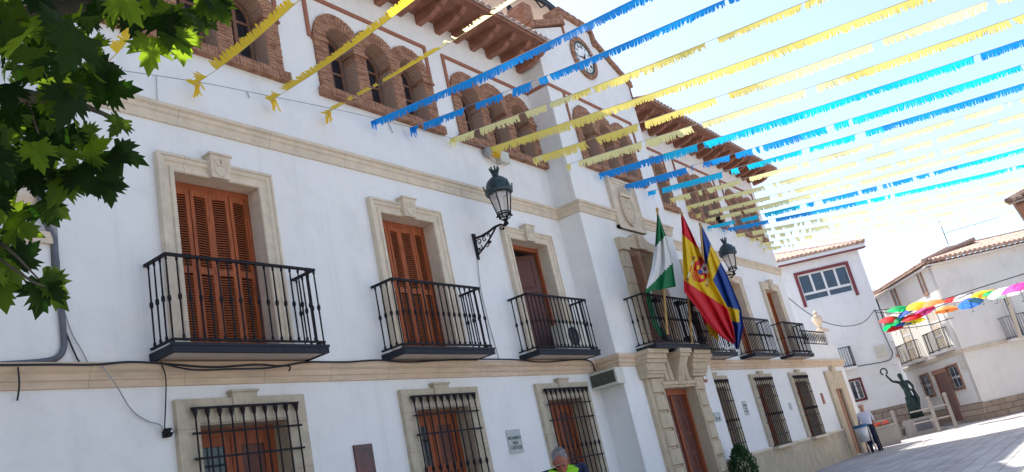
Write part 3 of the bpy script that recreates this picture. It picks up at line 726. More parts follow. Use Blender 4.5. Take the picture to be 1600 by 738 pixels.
# ---- main stone doorway
m = MB().mat('portal_stone'); Y0 = TY; F = TY-.10
for s in (-1, 1):
    c0 = 18.25+s*.87; c1 = 18.25+s*1.53; a, b_ = min(c0, c1), max(c0, c1)
    m.box(a, b_, F, Y0, G, 1.80)
    z = G+.02; k = 0
    while z < 1.75:                                    # rusticated blocks
        wd = .40; x0_ = (18.25-.98-wd) if s < 0 else 18.25+.98; sh = .05 if k % 2 else 0
        zz = min(z+.36, 1.80)
        m.hexa([(x0_-sh,F-.06,z+.02),(x0_+wd+sh,F-.06,z+.02),(x0_+wd+sh+.02,F,z),(x0_-sh-.02,F,z),(x0_-sh,F-.06,zz-.02),(x0_+wd+sh,F-.06,zz-.02),(x0_+wd+sh+.02,F,zz),(x0_-sh-.02,F,zz)]); z += .40; k += 1
    xi = 18.25+s*.87
    m.box(min(xi, xi+s*.06), max(xi, xi+s*.06), F-.05, F, G, 1.62)
    # capital above each pilaster
    xa, xb = (a-.08, b_+.02) if s < 0 else (a-.02, b_+.08)
    for q, (z0_, z1_, o) in enumerate(((1.80,1.88,.10),(1.88,1.95,.14),(1.95,2.12,.17),(2.12,2.20,.22),(2.20,2.31,.27),(2.31,2.40,.33))):
        m.box(xa-o*.4, xb+o*.4, F-o, Y0, z0_, z1_)
m.box(17.38, 19.12, F, Y0, 1.57, 2.40); m.box(17.36, 19.14, F-.05, F, 1.56, 1.64); m.box(17.30, 19.20, F-.09, F-.05, 1.62, 1.70)
for s in (-1, 1):                                       # slanted flutes either side of the keystone
    for o in (.30, .56):
        m.hexa([(18.25+s*o-.09,F-.06,1.72),(18.25+s*o+.09,F-.06,1.72),(18.25+s*o+.10,F,1.71),(18.25+s*o-.10,F,1.71),
                (18.25+s*(o+.06)-.09,F-.06,2.25),(18.25+s*(o+.06)+.09,F-.06,2.25),(18.25+s*(o+.06)+.10,F,2.27),(18.25+s*(o+.06)-.10,F,2.27)])
m.hexa([(18.12,F-.08,1.62),(18.38,F-.08,1.62),(18.40,F,1.62),(18.10,F,1.62),(18.02,F-.36,2.22),(18.48,F-.36,2.22),(18.48,F,2.22),(18.02,F,2.22)])
m.box(17.96, 18.54, F-.40, F, 2.22, 2.30); m.box(17.92, 18.58, F-.44, F, 2.30, 2.40)
m.tube([(18.25+.05*math.cos(a), F-.12-.045*a*.5, 1.70+.05*a+.03*math.sin(a)) for a in [k*.55 for k in range(18)]], .025, 5)
m.box(17.36, 17.385, Y0, Y0+.6, G, 1.6); m.box(19.115, 19.14, Y0, Y0+.6, G, 1.6); m.box(17.385, 19.115, Y0, Y0+.6, 1.56, 1.6)
PT = m.build('stone_doorway', TH)
wood_frame(PT, 17.385, 19.115, G, 1.56, -.47, 'door_wood', .10)
solid_leaf(PT, 17.49, -.42, 17.70, .30, G+.02, 1.44, 'door_wood', rows=7, cols=2)
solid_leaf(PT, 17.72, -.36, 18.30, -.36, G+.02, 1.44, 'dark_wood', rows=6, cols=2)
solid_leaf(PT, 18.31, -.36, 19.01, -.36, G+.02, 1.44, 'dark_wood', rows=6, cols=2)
m = MB().mat('door_wood'); m.box(18.26, 18.34, -.44, -.408, G+.02, 1.44); m.build('astragal', PT)
# ---- balcony window over the doorway, with wavy head
m = MB().mat('portal_stone'); F = TY-.09
for s in (-1, 1):
    z = 2.45; k = 0
    while z < 4.85:
        sh = .03 if k % 2 else 0
        a, b_ = (17.25-sh, 17.6) if s < 0 else (18.9, 19.25+sh)
        m.box(a, b_, F, TY, z+.012, z+.40); z += .412; k += 1
    a, b_ = (17.28, 17.6) if s < 0 else (18.9, 19.22); m.box(a, b_, F+.02, TY, 2.45, 5.0)
hd = [(17.22,4.95),(17.60,4.95),(17.6,5.03),(18.9,5.03),(18.9,4.95),(19.28,4.95),(19.32,5.25),(18.85,5.27),(18.60,5.36),(18.42,5.44),(18.25,5.46),(18.08,5.44),(17.90,5.36),(17.65,5.27),(17.18,5.25)]
m.plate(hd, [], F-.05, TY)
m.box(17.585, 17.604, TY-.05, TY+.4, 2.5, 5.026); m.box(18.896, 18.915, TY-.05, TY+.4, 2.5, 5.026)
m.box(18.05, 18.45, F-.12, F-.05, 5.02, 5.36)
S = m.build('window_surround', TH)
wood_frame(S, 17.6, 18.9, 2.5, 5.0, -.3); shutter_leaf(S, 17.66, -.28, 17.80, -.86, 2.5, 4.9, 'brown_frame'); 
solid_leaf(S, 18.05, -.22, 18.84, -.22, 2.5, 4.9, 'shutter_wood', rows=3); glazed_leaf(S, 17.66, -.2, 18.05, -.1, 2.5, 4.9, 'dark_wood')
BT = balcony(16.80, 19.70, TY, -1.12, 2.40, 3.68, 22, 3)
for x in (17.75, 18.75): m = MB().mat('iron'); m.box(x-.05, x+.05, -1.1, TY, 2.34, 2.40); m.build('support_beam', BT)
for x in (17.5, 18.75, 19.55):
    m = MB().mat('iron'); m.box(x-.13, x+.13, -1.16, -1.02, 2.58, 2.70); m.box(x-.02, x+.02, -1.05, -1.02, 2.70, 3.52); m.box(x-.13, x+.13, -1.16, -1.02, 3.52, 3.60); m.build('pole_bracket', BT)
# ---- carved arms panel
m = MB().mat('trim_stone'); x0, x1, z0, z1 = 17.50, 18.92, 5.56, 6.93
frame3(m, x0, x1, z0, z1, [(0,0),(0,.10),(.05,.11),(.06,.08),(.12,.08),(.14,.05)], TY); m.box(x0+.02, x1-.02, TY-.055, TY, z0, z1-.02); m.box(x0, x1, TY-.10, TY, z0, z0+.07)
AP = m.build('coat_of_arms_panel', TH)
m = MB().mat('trim_stone'); Y = TY-.06; cx = 18.21
sh = [(cx-.30,6.42),(cx-.32,6.15),(cx-.28,5.88),(cx-.14,5.74),(cx,5.67),(cx+.14,5.74),(cx+.28,5.88),(cx+.32,6.15),(cx+.30,6.42),(cx,6.40)][::-1]
sh = sh[::-1]
m.plate(sh, [], Y-.05, Y+.01)
sc_ = lambda k: [(cx+(x-cx)*k, 6.06+(z-6.06)*k) for x, z in sh]
m.tube([(x, Y-.05, z) for x, z in sc_(.98)+[sc_(.98)[0]]], .022, 5); m.tube([(x, Y-.05, z) for x, z in sc_(.62)+[sc_(.62)[0]]], .014, 5)
m.tube([(x, Y-.06, z) for x, z in sc_(.3)+[sc_(.3)[0]]], .014, 5)
m.box(cx-.26, cx+.26, Y-.08, Y, 6.46, 6.53)
for k in range(5):
    x = cx-.24+.12*k; m.tube([(x*.9+cx*.1, Y-.05, 6.52), (x, Y-.07, 6.63), (x, Y-.08, 6.70)], [.025, .02, .03], 6)
m.mat('jamb_stone'); m.plate([(x, z) for x, z in sc_(.90)], [sc_(.70)], Y-.056, Y-.04)
m.build('shield', AP)
# ---- terrace parapet pieces: pedestals, urns, iron balustrade
def urn(x, y, z, s=1.0):
    m = MB().mat('urn_stone'); m.lathe((x,y,z), [(.19*s,0),(.19*s,.05*s),(.10*s,.09*s),(.07*s,.15*s),(.09*s,.2*s),(.17*s,.30*s),(.22*s,.46*s),(.23*s,.54*s),(.18*s,.58*s),(.20*s,.62*s),(.12*s,.67*s),(.06*s,.71*s),(.09*s,.77*s),(.09*s,.83*s),(.03*s,.88*s)], 16)
    m.build('urn', TH, True)
m = MB().mat('stucco'); m.box(35.30, 35.75, 0, .45, 3.02, 3.62); m.mat('urn_stone'); m.box(35.24, 35.81, -.06, .51, 3.62, 3.72)
m.build('pedestal', TH)
m = MB().mat('stucco'); m.box(3.95, 4.36, .0, .4, 3.45, 3.78); m.mat('urn_stone'); m.box(3.95, 4.38, -.05, .42, 3.78, 3.92); m.build('pedestal', TH)
urn(35.5, .2, 3.72, .95)
m = MB().mat('urn_stone'); m.lathe((4.16,.2,3.92), [(.20,0),(.20,.05),(.14,.10),(.12,.2),(.14,.32),(.21,.40),(.23,.44),(.22,.50),(.19,.53),(.22,.58),(.10,.72),(.04,.85)], 18); m.build('urn', TH, True)
m = MB().mat('iron')
m.box(31.8, 35.28, .06, .10, 3.56, 3.60); m.box(31.8, 35.28, .06, .10, 3.06, 3.09)
for i in range(15):
    x = 31.95+i*.235; m.box(x-.01, x+.01, .07, .09, 3.05, 3.6)
    m.tube([(x+.06+.045*math.cos(a), .08, 3.33+.16*math.sin(a)) for a in [k*PI/6 for k in range(13)]], .010, 4, False)
    m.ball((x+.06,.08,3.33), .035, .02, .05, 6, 4)
m.build('terrace_balustrade', TH)
m = MB().mat('rust_trim'); m.box(31.8, 36.2, 2.6, 2.8, 3.75, 3.95); m.mat('stucco'); m.box(31.8, 36.2, 2.8, 3.0, 2.9, 3.95); m.build('terrace_wall', TH)

# ------------------------------------------------------------------ things on the front of the town hall
def lantern(x, label):
    y = -.83; L0 = thing('wall_lantern', (x, 0, 4.45), label, 'wall lantern', 'green and black lanterns on scrolled wall brackets')
    m = MB().mat('iron')
    m.hexa([(x-.03,-.03,4.42),(x+.03,-.03,4.42),(x+.03,0,4.42),(x-.03,0,4.42),(x-.045,-.04,4.95),(x+.045,-.04,4.95),(x+.045,0,4.95),(x-.045,0,4.95)])
    arm = [(x,-.03,4.86),(x,-.2,4.84),(x,-.38,4.86),(x,-.55,4.90),(x,-.70,4.90),(x,-.79,4.84),(x,y,4.86)]
    m.tube(arm, [.022,.026,.024,.024,.022,.024,.03], 6)
    m.tube([(x,-.04,4.52),(x,-.2,4.60),(x,-.35,4.70),(x,-.5,4.82),(x,-.58,4.89)], .018, 6)
    def scroll(cy, cz, r_, t0, turns, sgn=1):
        m.tube([(x, cy+sgn*r_*(1-k/16)*math.cos(t0+k*turns/14), cz+r_*(1-k/16)*math.sin(t0+k*turns/14)) for k in range(15)], .012, 5)
    scroll(-.12,4.75,.075,0,7); scroll(-.26,4.76,.06,1,7,-1); scroll(-.12,4.62,.055,2,6); scroll(-.38,4.79,.045,0,6); scroll(-.70,4.84,.06,3.3,5); scroll(-.30,4.64,.05,4,6,-1); scroll(-.06,4.60,.04,1,6)
    m.ball((x,-.36,4.66), .03, .05, .03, 8, 5); m.ball((x,-.74,4.80), .025, .03, .03, 8, 5)
    m.build('bracket', L0)
    m = MB().mat('iron'); m.lathe((x,y,4.84), [(.03,0),(.055,.03),(.03,.07),(.05,.10),(.03,.13)], 10)
    ri = lambda k, r_, z: (x+r_*math.cos(k*PI/3+.3), y+r_*math.sin(k*PI/3+.3), z)
    for k in range(6):
        m.tube([ri(k,.03,4.95), ri(k,.10,4.98), ri(k,.125,5.05)], .012, 5); m.tube([ri(k,.125,5.05), ri(k,.225,5.50)], .013, 5)
    m.tube([ri(k,.13,5.05) for k in range(7)], .018, 5); m.tube([ri(k,.14,5.09) for k in range(7)], .012, 5)
    for k in range(6): m.ball(ri(k,.145,5.02), .02, .02, .02, 6, 4)
    m.build('frame', L0)
    g = MB().mat('lantern_glass'); 
    for k in range(6): g.add([ri(k,.122,5.08), ri(k+1,.122,5.08), ri(k+1,.222,5.5), ri(k,.222,5.5)], [(0,1,2,3)])
    g.build('glass', L0)
    m = MB().mat('lamp_green')
    m.lathe((x,y,5.47), [(.235,0),(.27,.02),(.275,.10),(.255,.12),(.245,.15),(.235,.20),(.20,.28),(.13,.345),(.075,.37),(.06,.41),(.075,.44),(.05,.46)], 18)
    for k in range(6):
        p = ri(k,.27,5.58); m.tube([p, (p[0]+(p[0]-x)*.06, p[1]+(p[1]-y)*.06, 5.66)], [.022,.008], 6); m.ball((p[0]+(p[0]-x)*.06, p[1]+(p[1]-y)*.06, 5.66), .016, .016, .02, 6, 4)
    for k in range(8):
        a = k*PI/4; m.tube([(x+.05*math.cos(a),y+.05*math.sin(a),5.92),(x+.085*math.cos(a),y+.085*math.sin(a),6.0)], [.022,.018], 5); m.ball((x+.088*math.cos(a),y+.088*math.sin(a),6.02), .02, .02, .025, 6, 4)
    m.build('cap', L0, True)
    m = MB().mat('white_plastic'); m.lathe((x,y,5.36), [(.10,.10),(.16,.12),(.16,.14),(.02,.14)], 12); m.tube([(x,y,5.32),(x,y,5.46)], [.035,.045], 8); m.build('reflector', L0)
mg, n_, b_ = nodes_of('lantern_glass'); b_.inputs['Base Color'].default_value = (.75,.68,.66,1); b_.inputs['Roughness'].default_value = .35
tp = n_.nodes.new('ShaderNodeBsdfTransparent'); ms_ = n_.nodes.new('ShaderNodeMixShader'); ms_.inputs[0].default_value = .55
n_.links.new(b_.outputs[0], ms_.inputs[1]); n_.links.new(tp.outputs[0], ms_.inputs[2]); n_.links.new(ms_.outputs[0], n_.nodes['Material Output'].inputs[0]); MT['lantern_glass'] = mg
lantern(12.39, 'crowned black lantern on the wall between the second and third balconies')
lantern(24.10, 'crowned black lantern on the right wing, just right of the flags')

# flags on poles over the doorway
def flag_grid(L, R, nu, nv, depth, colour, name, parent, mats):
    """L and R: matching lists of points down the two edges; colour(px,py,u,v) -> material"""
    def along(P, t):
        seg = [math.dist(P[i], P[i+1]) for i in range(len(P)-1)]; T = sum(seg)*t; i = 0
        while i < len(seg)-1 and T > seg[i]: T -= seg[i]; i += 1
        k = min(1, T/seg[i]) if seg[i] else 0
        return [P[i][j]+(P[i+1][j]-P[i][j])*k for j in range(2)]
    m = MB()
    for k in mats: m.mat(k)
    vs = []; px = []
    for j in range(nv+1):
        v = j/nv; a = along(L, v); b = along(R, v)
        for i in range(nu+1):
            u = i/nu; p = [a[k]+(b[k]-a[k])*u for k in range(2)]
            vs.append(atY(p[0], p[1], depth(u, v))); px.append((p[0], p[1], u, v))
    for j in range(nv):
        for i in range(nu):
            a = j*(nu+1)+i; c = [sum(px[q][k] for q in (a, a+1, a+nu+1, a+nu+2))/4 for k in range(4)]
            m.mat(colour(*c)); m.f.append((a, a+nu+1, a+nu+2, a+1)); m.m.append(m.cur)
    m.v = [tuple(v) for v in vs]
    o = m.build(name, parent, True)
    so = o.modifiers.new('thick', 'SOLIDIFY'); so.thickness = .004; so.offset = 0
    return o
def pole(px0, px1, X, label, name='flag'):
    a = atX(px0[0], px0[1], X); b = atX(px1[0], px1[1], X)
    F = thing(name, (X, a.y, a.z), label, 'flag', 'flags on poles over the main doorway')
    m = MB().mat('pole_wood'); m.tube([a, a+(b-a)*1.0], [.032,.026], 8); m.build('pole', F)
    m = MB().mat('pole_wood'); m.ball(b, .04, .04, .06, 8, 6); m.build('finial', F)
    return F, a, b
F1, a1, b1 = pole((1043,528), (1027,328), 17.5, 'green and white Andalusian flag hanging from the leftmost pole of the balcony over the doorway')
F2, a2, b2 = pole((1081,536), (1065,334), 18.75, 'red and yellow Spanish flag with coat of arms on the middle pole over the doorway')
F3, a3, b3 = pole((1110,530), (1094,351), 20.0, 'blue and yellow flag on the rightmost pole, partly behind the Spanish flag')
side = lambda p, a, b: (b[0]-a[0])*(p[1]-a[1])-(b[1]-a[1])*(p[0]-a[0])
def c1(x, y, u, v):
    if side((x,y), (1021,389), (1037,371)) < 0: return 'flag_green'
    if side((x,y), (1013,449), (1051,411)) < 0:
        if math.hypot(x-1023, (y-447)*.7) < 4 and int(x*1.3+y*1.7) % 3: return 'flag_yellow'
        return 'flag_white'
    return 'flag_green'
dep = lambda base, n, amp, tilt: (lambda u, v: base+tilt*v+amp*min(1, v*3)*math.sin(u*n*PI+v*2.2)*(.4+.6*u)+amp*.35*math.sin(u*9+v*5))
flag_grid([(1027,336),(1024,380),(1018,420),(1008,457)], [(1029,336),(1040,368),(1050,405),(1056,448)], 28, 40, dep(-1.88, 4.5, .07, .30), c1, 'cloth', F1, ['flag_green','flag_white','flag_yellow'])
# lower fold of the same flag dropping behind the balusters
flag_grid([(1009,455),(1012,480),(1020,508),(1031,527)], [(1018,455),(1024,480),(1033,508),(1041,524)], 10, 24, dep(-1.02, 3, .03, 0), lambda x, y, u, v: 'flag_green' if u < .72 or v > .8 else 'flag_white', 'cloth', F1, ['flag_green','flag_white'])
def c2(x, y, u, v):
    # Spanish flag: red, yellow, red bands falling along the drape
    cx, cy = x-1094, y-425; ang = math.radians(-17); ex = cx*math.cos(ang)-cy*math.sin(ang); ey = cx*math.sin(ang)+cy*math.cos(ang)
    cx /= 1.08; cy /= 1.08; ex /= 1.08; ey /= 1.08
    top = side((x,y), (1066,366), (1086,384)) < 0
    low = side((x,y), (1081,446), (1130,478)) > 0 and (x > 1081 or side((x,y), (1066,422), (1081,446)) > 0)
    hidden = y > 500 and side((x,y), (1108,480), (1120,560)) > 0 and x < 1119 and y > 505
    if not top and not low:
        if abs(ex) < 11 and -13 < ey < 15 and (ey < 6 or math.hypot(ex, ey-5) < 11):      # shield
            if math.hypot(ex, ey) < 3.2: return 'flag_blue'
            if ey < 0 and ex < 0: return 'flag_red' if not (abs(ex+5) < 2 and abs(ey+5) < 3) else 'flag_yellow'
            if ey < 0: return 'flag_white' if (abs(ex-5.5)+abs(ey+6)) > 4 else 'flag_purple'
            if ex < 0: return 'flag_red' if int(ex*1.0+40) % 3 else 'flag_yellow'
            return 'flag_red' if math.hypot(ex-5, ey-6) > 3 else 'flag_yellow'
        if abs(ex) < 9 and -21 < ey <= -13: return 'flag_red' if (int(ex/2.5+20)+int(ey/3+20)) % 2 else 'flag_crest'
        if 13.5 < abs(ex) < 15.3 and -14 < ey < 14: return 'flag_white' if abs(ey) > 5 else 'flag_red'
        if 12.5 < abs(ex) < 17 and (-19 < ey <= -14 or 14 <= ey < 18): return 'flag_crest'
        return 'flag_yellow'
    return 'flag_red'
flag_grid([(1065,338),(1066,385),(1069,456),(1088,480),(1104,503),(1127,527),(1146,538)], [(1067,336),(1082,367),(1097,401),(1112,435),(1136,479),(1146,512),(1149,534)], 56, 110, dep(-1.93, 5, .08, .40), c2, 'cloth', F2, ['flag_red','flag_yellow','flag_blue','flag_white','flag_crest','flag_purple'])
flag_grid([(1092,478),(1098,500),(1110,522)], [(1112,490),(1120,512),(1124,534)], 12, 16, dep(-1.30, 3, .05, 0), lambda x, y, u, v: 'flag_red' if x < 1104 else 'flag_yellow', 'cloth', F2, ['flag_red','flag_yellow'])
def c3(x, y, u, v):
    if side((x,y), (1105,408), (1110,385)) > 0 and side((x,y), (1113.5,439), (1124,414)) < 0 and y < 442: return 'flag_yellow'
    if side((x,y), (1130,478), (1146,482)) > 0 and side((x,y), (1135,501), (1153,504)) < 0 and x < 1155: return 'flag_yellow'
    return 'flag_blue'
flag_grid([(1094,353),(1097,388),(1104,430),(1118,470),(1134,505),(1150,546)], [(1096,352),(1112,384),(1136,429),(1158,483),(1162,510),(1154,546)], 40, 80, dep(-1.70, 4.5, .08, .40), c3, 'cloth', F3, ['flag_blue','flag_yellow'])
# white cloth slung under the right balcony
m = MB().mat('flag_white')
def wp(px, py, d=0): return atY(px, py, -.56-d)
m.tube([wp(1138,510), wp(1142,525), wp(1146,538), wp(1143,546)], [.05,.08,.07,.04], 8); m.tube([wp(1146,540), wp(1136,546), wp(1128,541), wp(1122,542)], [.03,.035,.03,.02], 7)
tag(m.build('cloth_bundle', smooth=True), 'white cloth hanging in a loop from the balcony below the blue flag', 'cloth')

# air conditioner on the third balcony
A = thing('air_conditioner', (14.75,-.3,2.5), 'beige air conditioner standing on the balcony nearest the tower', 'air conditioner')
m = MB().mat('beige_plastic'); m.box(14.35, 15.15, -.33, -.05, 2.56, 3.12); m.box(14.45, 14.55, -.30, -.08, 2.5, 2.56); m.box(14.95, 15.05, -.30, -.08, 2.5, 2.56); m.build('casing', A)
m = MB().mat('pipe_gray')
for r_ in (.05,.10,.15,.20): m.tube([(14.70+r_*math.cos(a),-.345,2.84+r_*math.sin(a)) for a in [k*PI/10 for k in range(21)]], .007, 4, False)
for k in range(8): m.tube([(14.70,-.345,2.84),(14.70+.21*math.cos(k*PI/4),-.345,2.84+.21*math.sin(k*PI/4))], .006, 4)
m.build('fan_grille', A)
m = MB().mat('interior_dark'); m.plate(arch_pts(14.70, .2, 2.84, 20, 0, 2*PI)[:-1], [], -.336, -.33); m.build('fan_opening', A)

# boards and small fittings on the wall
def notice(x0, x1, z0, z1, Y, label, lines, base='sign_gray', name='notice_plaque', cat='plaque', group=None):
    T = thing(name, ((x0+x1)/2, Y, z0), label, cat, group)
    m = MB().mat(base); m.box(x0, x1, Y-.018, Y-.002, z0, z1); m.build('panel', T)
    for txt, z, sz in lines: text_mesh(txt, sz, ((x0+x1)/2, Y-.019, z), (PI/2,0,0), 'ink', T, sx=.9)
    return T
notice(12.11, 12.53, .70, 1.125, 0, 'small grey plaque reading PROHIBIDO FIJAR CARTELES on the wall left of the third barred window',
       [('PROHIBIDO',.97,.082),('FIJAR',.885,.082),('CARTELES',.80,.086)])
notice(23.78, 24.10, .74, 1.16, 0, 'small grey notice with lines of writing right of the barred window beside the tower', [('PROHIBIDO',1.03,.06),('FIJAR',.94,.06),('CARTELES',.85,.06)])
notice(27.86, 28.10, .70, .93, 0, 'tiny pale metal plate between the two rightmost barred windows', [])
NP = notice(20.06, 20.46, .64, .88, TY, 'small square plaque on the tower just right of the stone doorway', [])
m = MB().mat('red_panel'); m.box(8.43, 8.79, -.03, -.002, .72, 1.165); tag(m.build('glossy_panel'), 'glossy dark red rectangular panel on the wall between the two left barred windows', 'wall panel')
m = MB().mat('rust_trim'); m.box(31.76, 31.98, -.03, -.002, .72, 1.12); tag(m.build('red_panel'), 'narrow dull red panel on the wall beside the doorway at the far right end', 'wall panel')
for x in (20.17, 20.33): m = MB().mat('ink'); m.box(x-.035, x+.035, TY-.021, TY-.018, .68, .76); m.build('plate_mark', NP)
T = thing('street_tile', (20.2,TY,1.66), 'small red and white ceramic tile sign on the tower at the top right of the doorway', 'sign')
m = MB().mat('rust_trim'); m.box(20.03, 20.26, TY-.02, TY-.002, 1.66, 1.92); m.build('border', T); m = MB().mat('clock_white'); m.box(20.07, 20.22, TY-.024, TY-.02, 1.74, 1.84); m.build('tile', T)
# long sign box on the side of the tower
X = TX0; T = thing('sign_box', (X,-.3,1.74), 'dark green box sign in a pale frame on the side wall of the tower', 'sign')
m = MB().mat('beige_plastic')
m.box(X-.34, X-.005, -.66, -.02, 1.74, 1.79); m.box(X-.34, X-.005, -.66, -.02, 2.05, 2.09); m.box(X-.34, X-.005, -.66, -.62, 1.79, 2.05); m.box(X-.06, X-.005, -.62, -.02, 1.79, 2.05); m.build('casing', T)
m = MB().mat('sign_green'); m.box(X-.335, X-.06, -.62, -.03, 1.79, 2.05); m.build('panel', T)
# floodlight and junction boxes under the third arcade
T = thing('floodlight', (13.6,0,6.78), 'beige floodlight and grey boxes clustered under the arcade left of the tower', 'floodlight')
m = MB().mat('beige_plastic'); m.box(13.80, 14.14, -.14, 0, 6.80, 7.06); m.build('junction_box', T)
m = MB().mat('yellow_fringe'); m.lathe((13.62,-.17,6.84), [(.10,0),(.14,.10),(.13,.22),(.05,.26)], 10, 1, .6); m.build('lamp_cover', T)
m = MB().mat('cable_gray'); m.ball((13.38,-.12,6.92), .09, .10, .12); m.tube([(13.4,-.05,6.85),(13.5,-.10,6.74),(13.75,-.08,6.72),(13.9,-.05,6.78)], .014, 5); m.build('housing', T, True)
# loudspeaker on the right wing and little camera at left
m = MB().mat('iron'); q = atY(1124,345,-.12); m.lathe((q.x,-.12,q.z), [(.05,-.14),(.17,-.12),(.18,.0),(.17,.12),(.05,.14)], 12, 1, .7); m.tube([(q.x,0,q.z),(q.x,-.1,q.z)], .03, 6)
tag(m.build('loudspeaker', smooth=True), 'black round loudspeaker under the arcade of the right wing', 'loudspeaker')
m = MB().mat('iron'); m.box(5.52, 5.60, -.07, 0, 1.50, 1.60); m.ball((5.56,-.09,1.55), .045, .05, .05); m.mat('white_plastic'); m.ball((5.56,-.14,1.55), .014, .01, .014, 6, 4)
tag(m.build('security_camera'), 'small black camera hanging by its cables left of the first barred window', 'camera')
# cables
def cable(pts, r_, mt, label, name='cable', group=None, Y=-.03):
    m = MB().mat(mt); P = [atY(p[0], p[1], p[2] if len(p) > 2 else Y) for p in pts]; Q = []
    for i in range(len(P)-1):                               # Catmull-Rom through the points
        a, b, c, d = P[max(0,i-1)], P[i], P[i+1], P[min(len(P)-1,i+2)]
        for k in range(6):
            t = k/6; Q.append(.5*((2*b)+(c-a)*t+(2*a-5*b+4*c-d)*t*t+(3*b-a-3*c+d)*t**3))
    Q.append(P[-1]); m.tube(Q, r_, 5); return tag(m.build(name, smooth=True), label, 'cable', group)
cable([(48,190),(52,250),(66,322),(70,345),(84,375),(88,420),(94,470),(99,520),(99,545),(88,560),(60,566),(0,570)], .035, 'pipe_gray', 'thick grey conduit down the left corner of the town hall, turning along the cornice')
cable([(82,372),(92,410),(90,460),(100,510),(118,555),(126,568)], .010, 'cable_black', 'thin black cable beside the thick conduit, ending on the lower cornice')
cable([(98,478),(112,520),(128,548),(138,568)], .007, 'cable_gray', 'thin grey wire fanning out from the conduit above the lower cornice')
cable([(0,571,-.15),(80,570,-.15),(150,570,-.15),(200,566,-.15),(250,568,-.16),(330,574,-.18),(400,570,-.18),(440,572,-.17),(480,566,-.15),(540,566,-.15),(590,563,-.15),(640,566,-.15),(720,562,-.15),(800,562,-.15),(850,566,-.15),(905,562,-.15),(924,566,-.15),(930,580,-.05)], .014, 'cable_black', 'long sagging black cable lying along the lower cornice under the balconies')
cable([(250,567,-.16),(300,578,-.2),(360,577,-.2),(410,576,-.2),(450,572,-.18),(452,580,-.2)], .012, 'cable_black', 'second black cable sagging beneath the leftmost balcony')
cable([(253,570,-.14),(259,590,-.09),(259,625,-.05),(257,672,-.08)], .008, 'cable_black', 'black cable dropping from the cornice to the small camera')
cable([(158,570,-.14),(180,600,-.14),(205,640,-.04),(230,658,-.03),(250,664,-.06),(254,674,-.08)], .008, 'cable_gray', 'grey wire curving down from the cornice to the small camera')
cable([(28,574,-.14),(30,600,-.13),(27,626,-.03)], .010, 'cable_black', 'short black cable end hanging over the cornice at the far left')
cable([(746,405,-.03),(751,450,-.03),(760,490,-.03),(771,530,-.03),(780,562,-.03)], .009, 'cable_gray', 'pale cable running down the wall from the left lantern')
cable([(60,85,-.12),(150,104,-.12),(243,118,-.12),(330,132,-.12),(430,152,-.12),(500,166,-.12),(565,180,-.12),(640,199,-.12),(705,216,-.12),(765,232,-.12),(820,248,-.12)], .006, 'cable_gray', 'thin steel wire strung along the left wing under the arcades')
cable([(244,118),(245,140),(246,157)], .006, 'cable_gray', 'short wire end dangling under the leftmost arcade'); cable([(386,143),(388,148),(390,153)], .008, 'cable_gray', 'small hook on the wall below the first arcade', 'wall_hook')
cable([(604,186),(608,194),(614,208)], .008, 'cable_gray', 'loose wire end dangling below the second arcade')

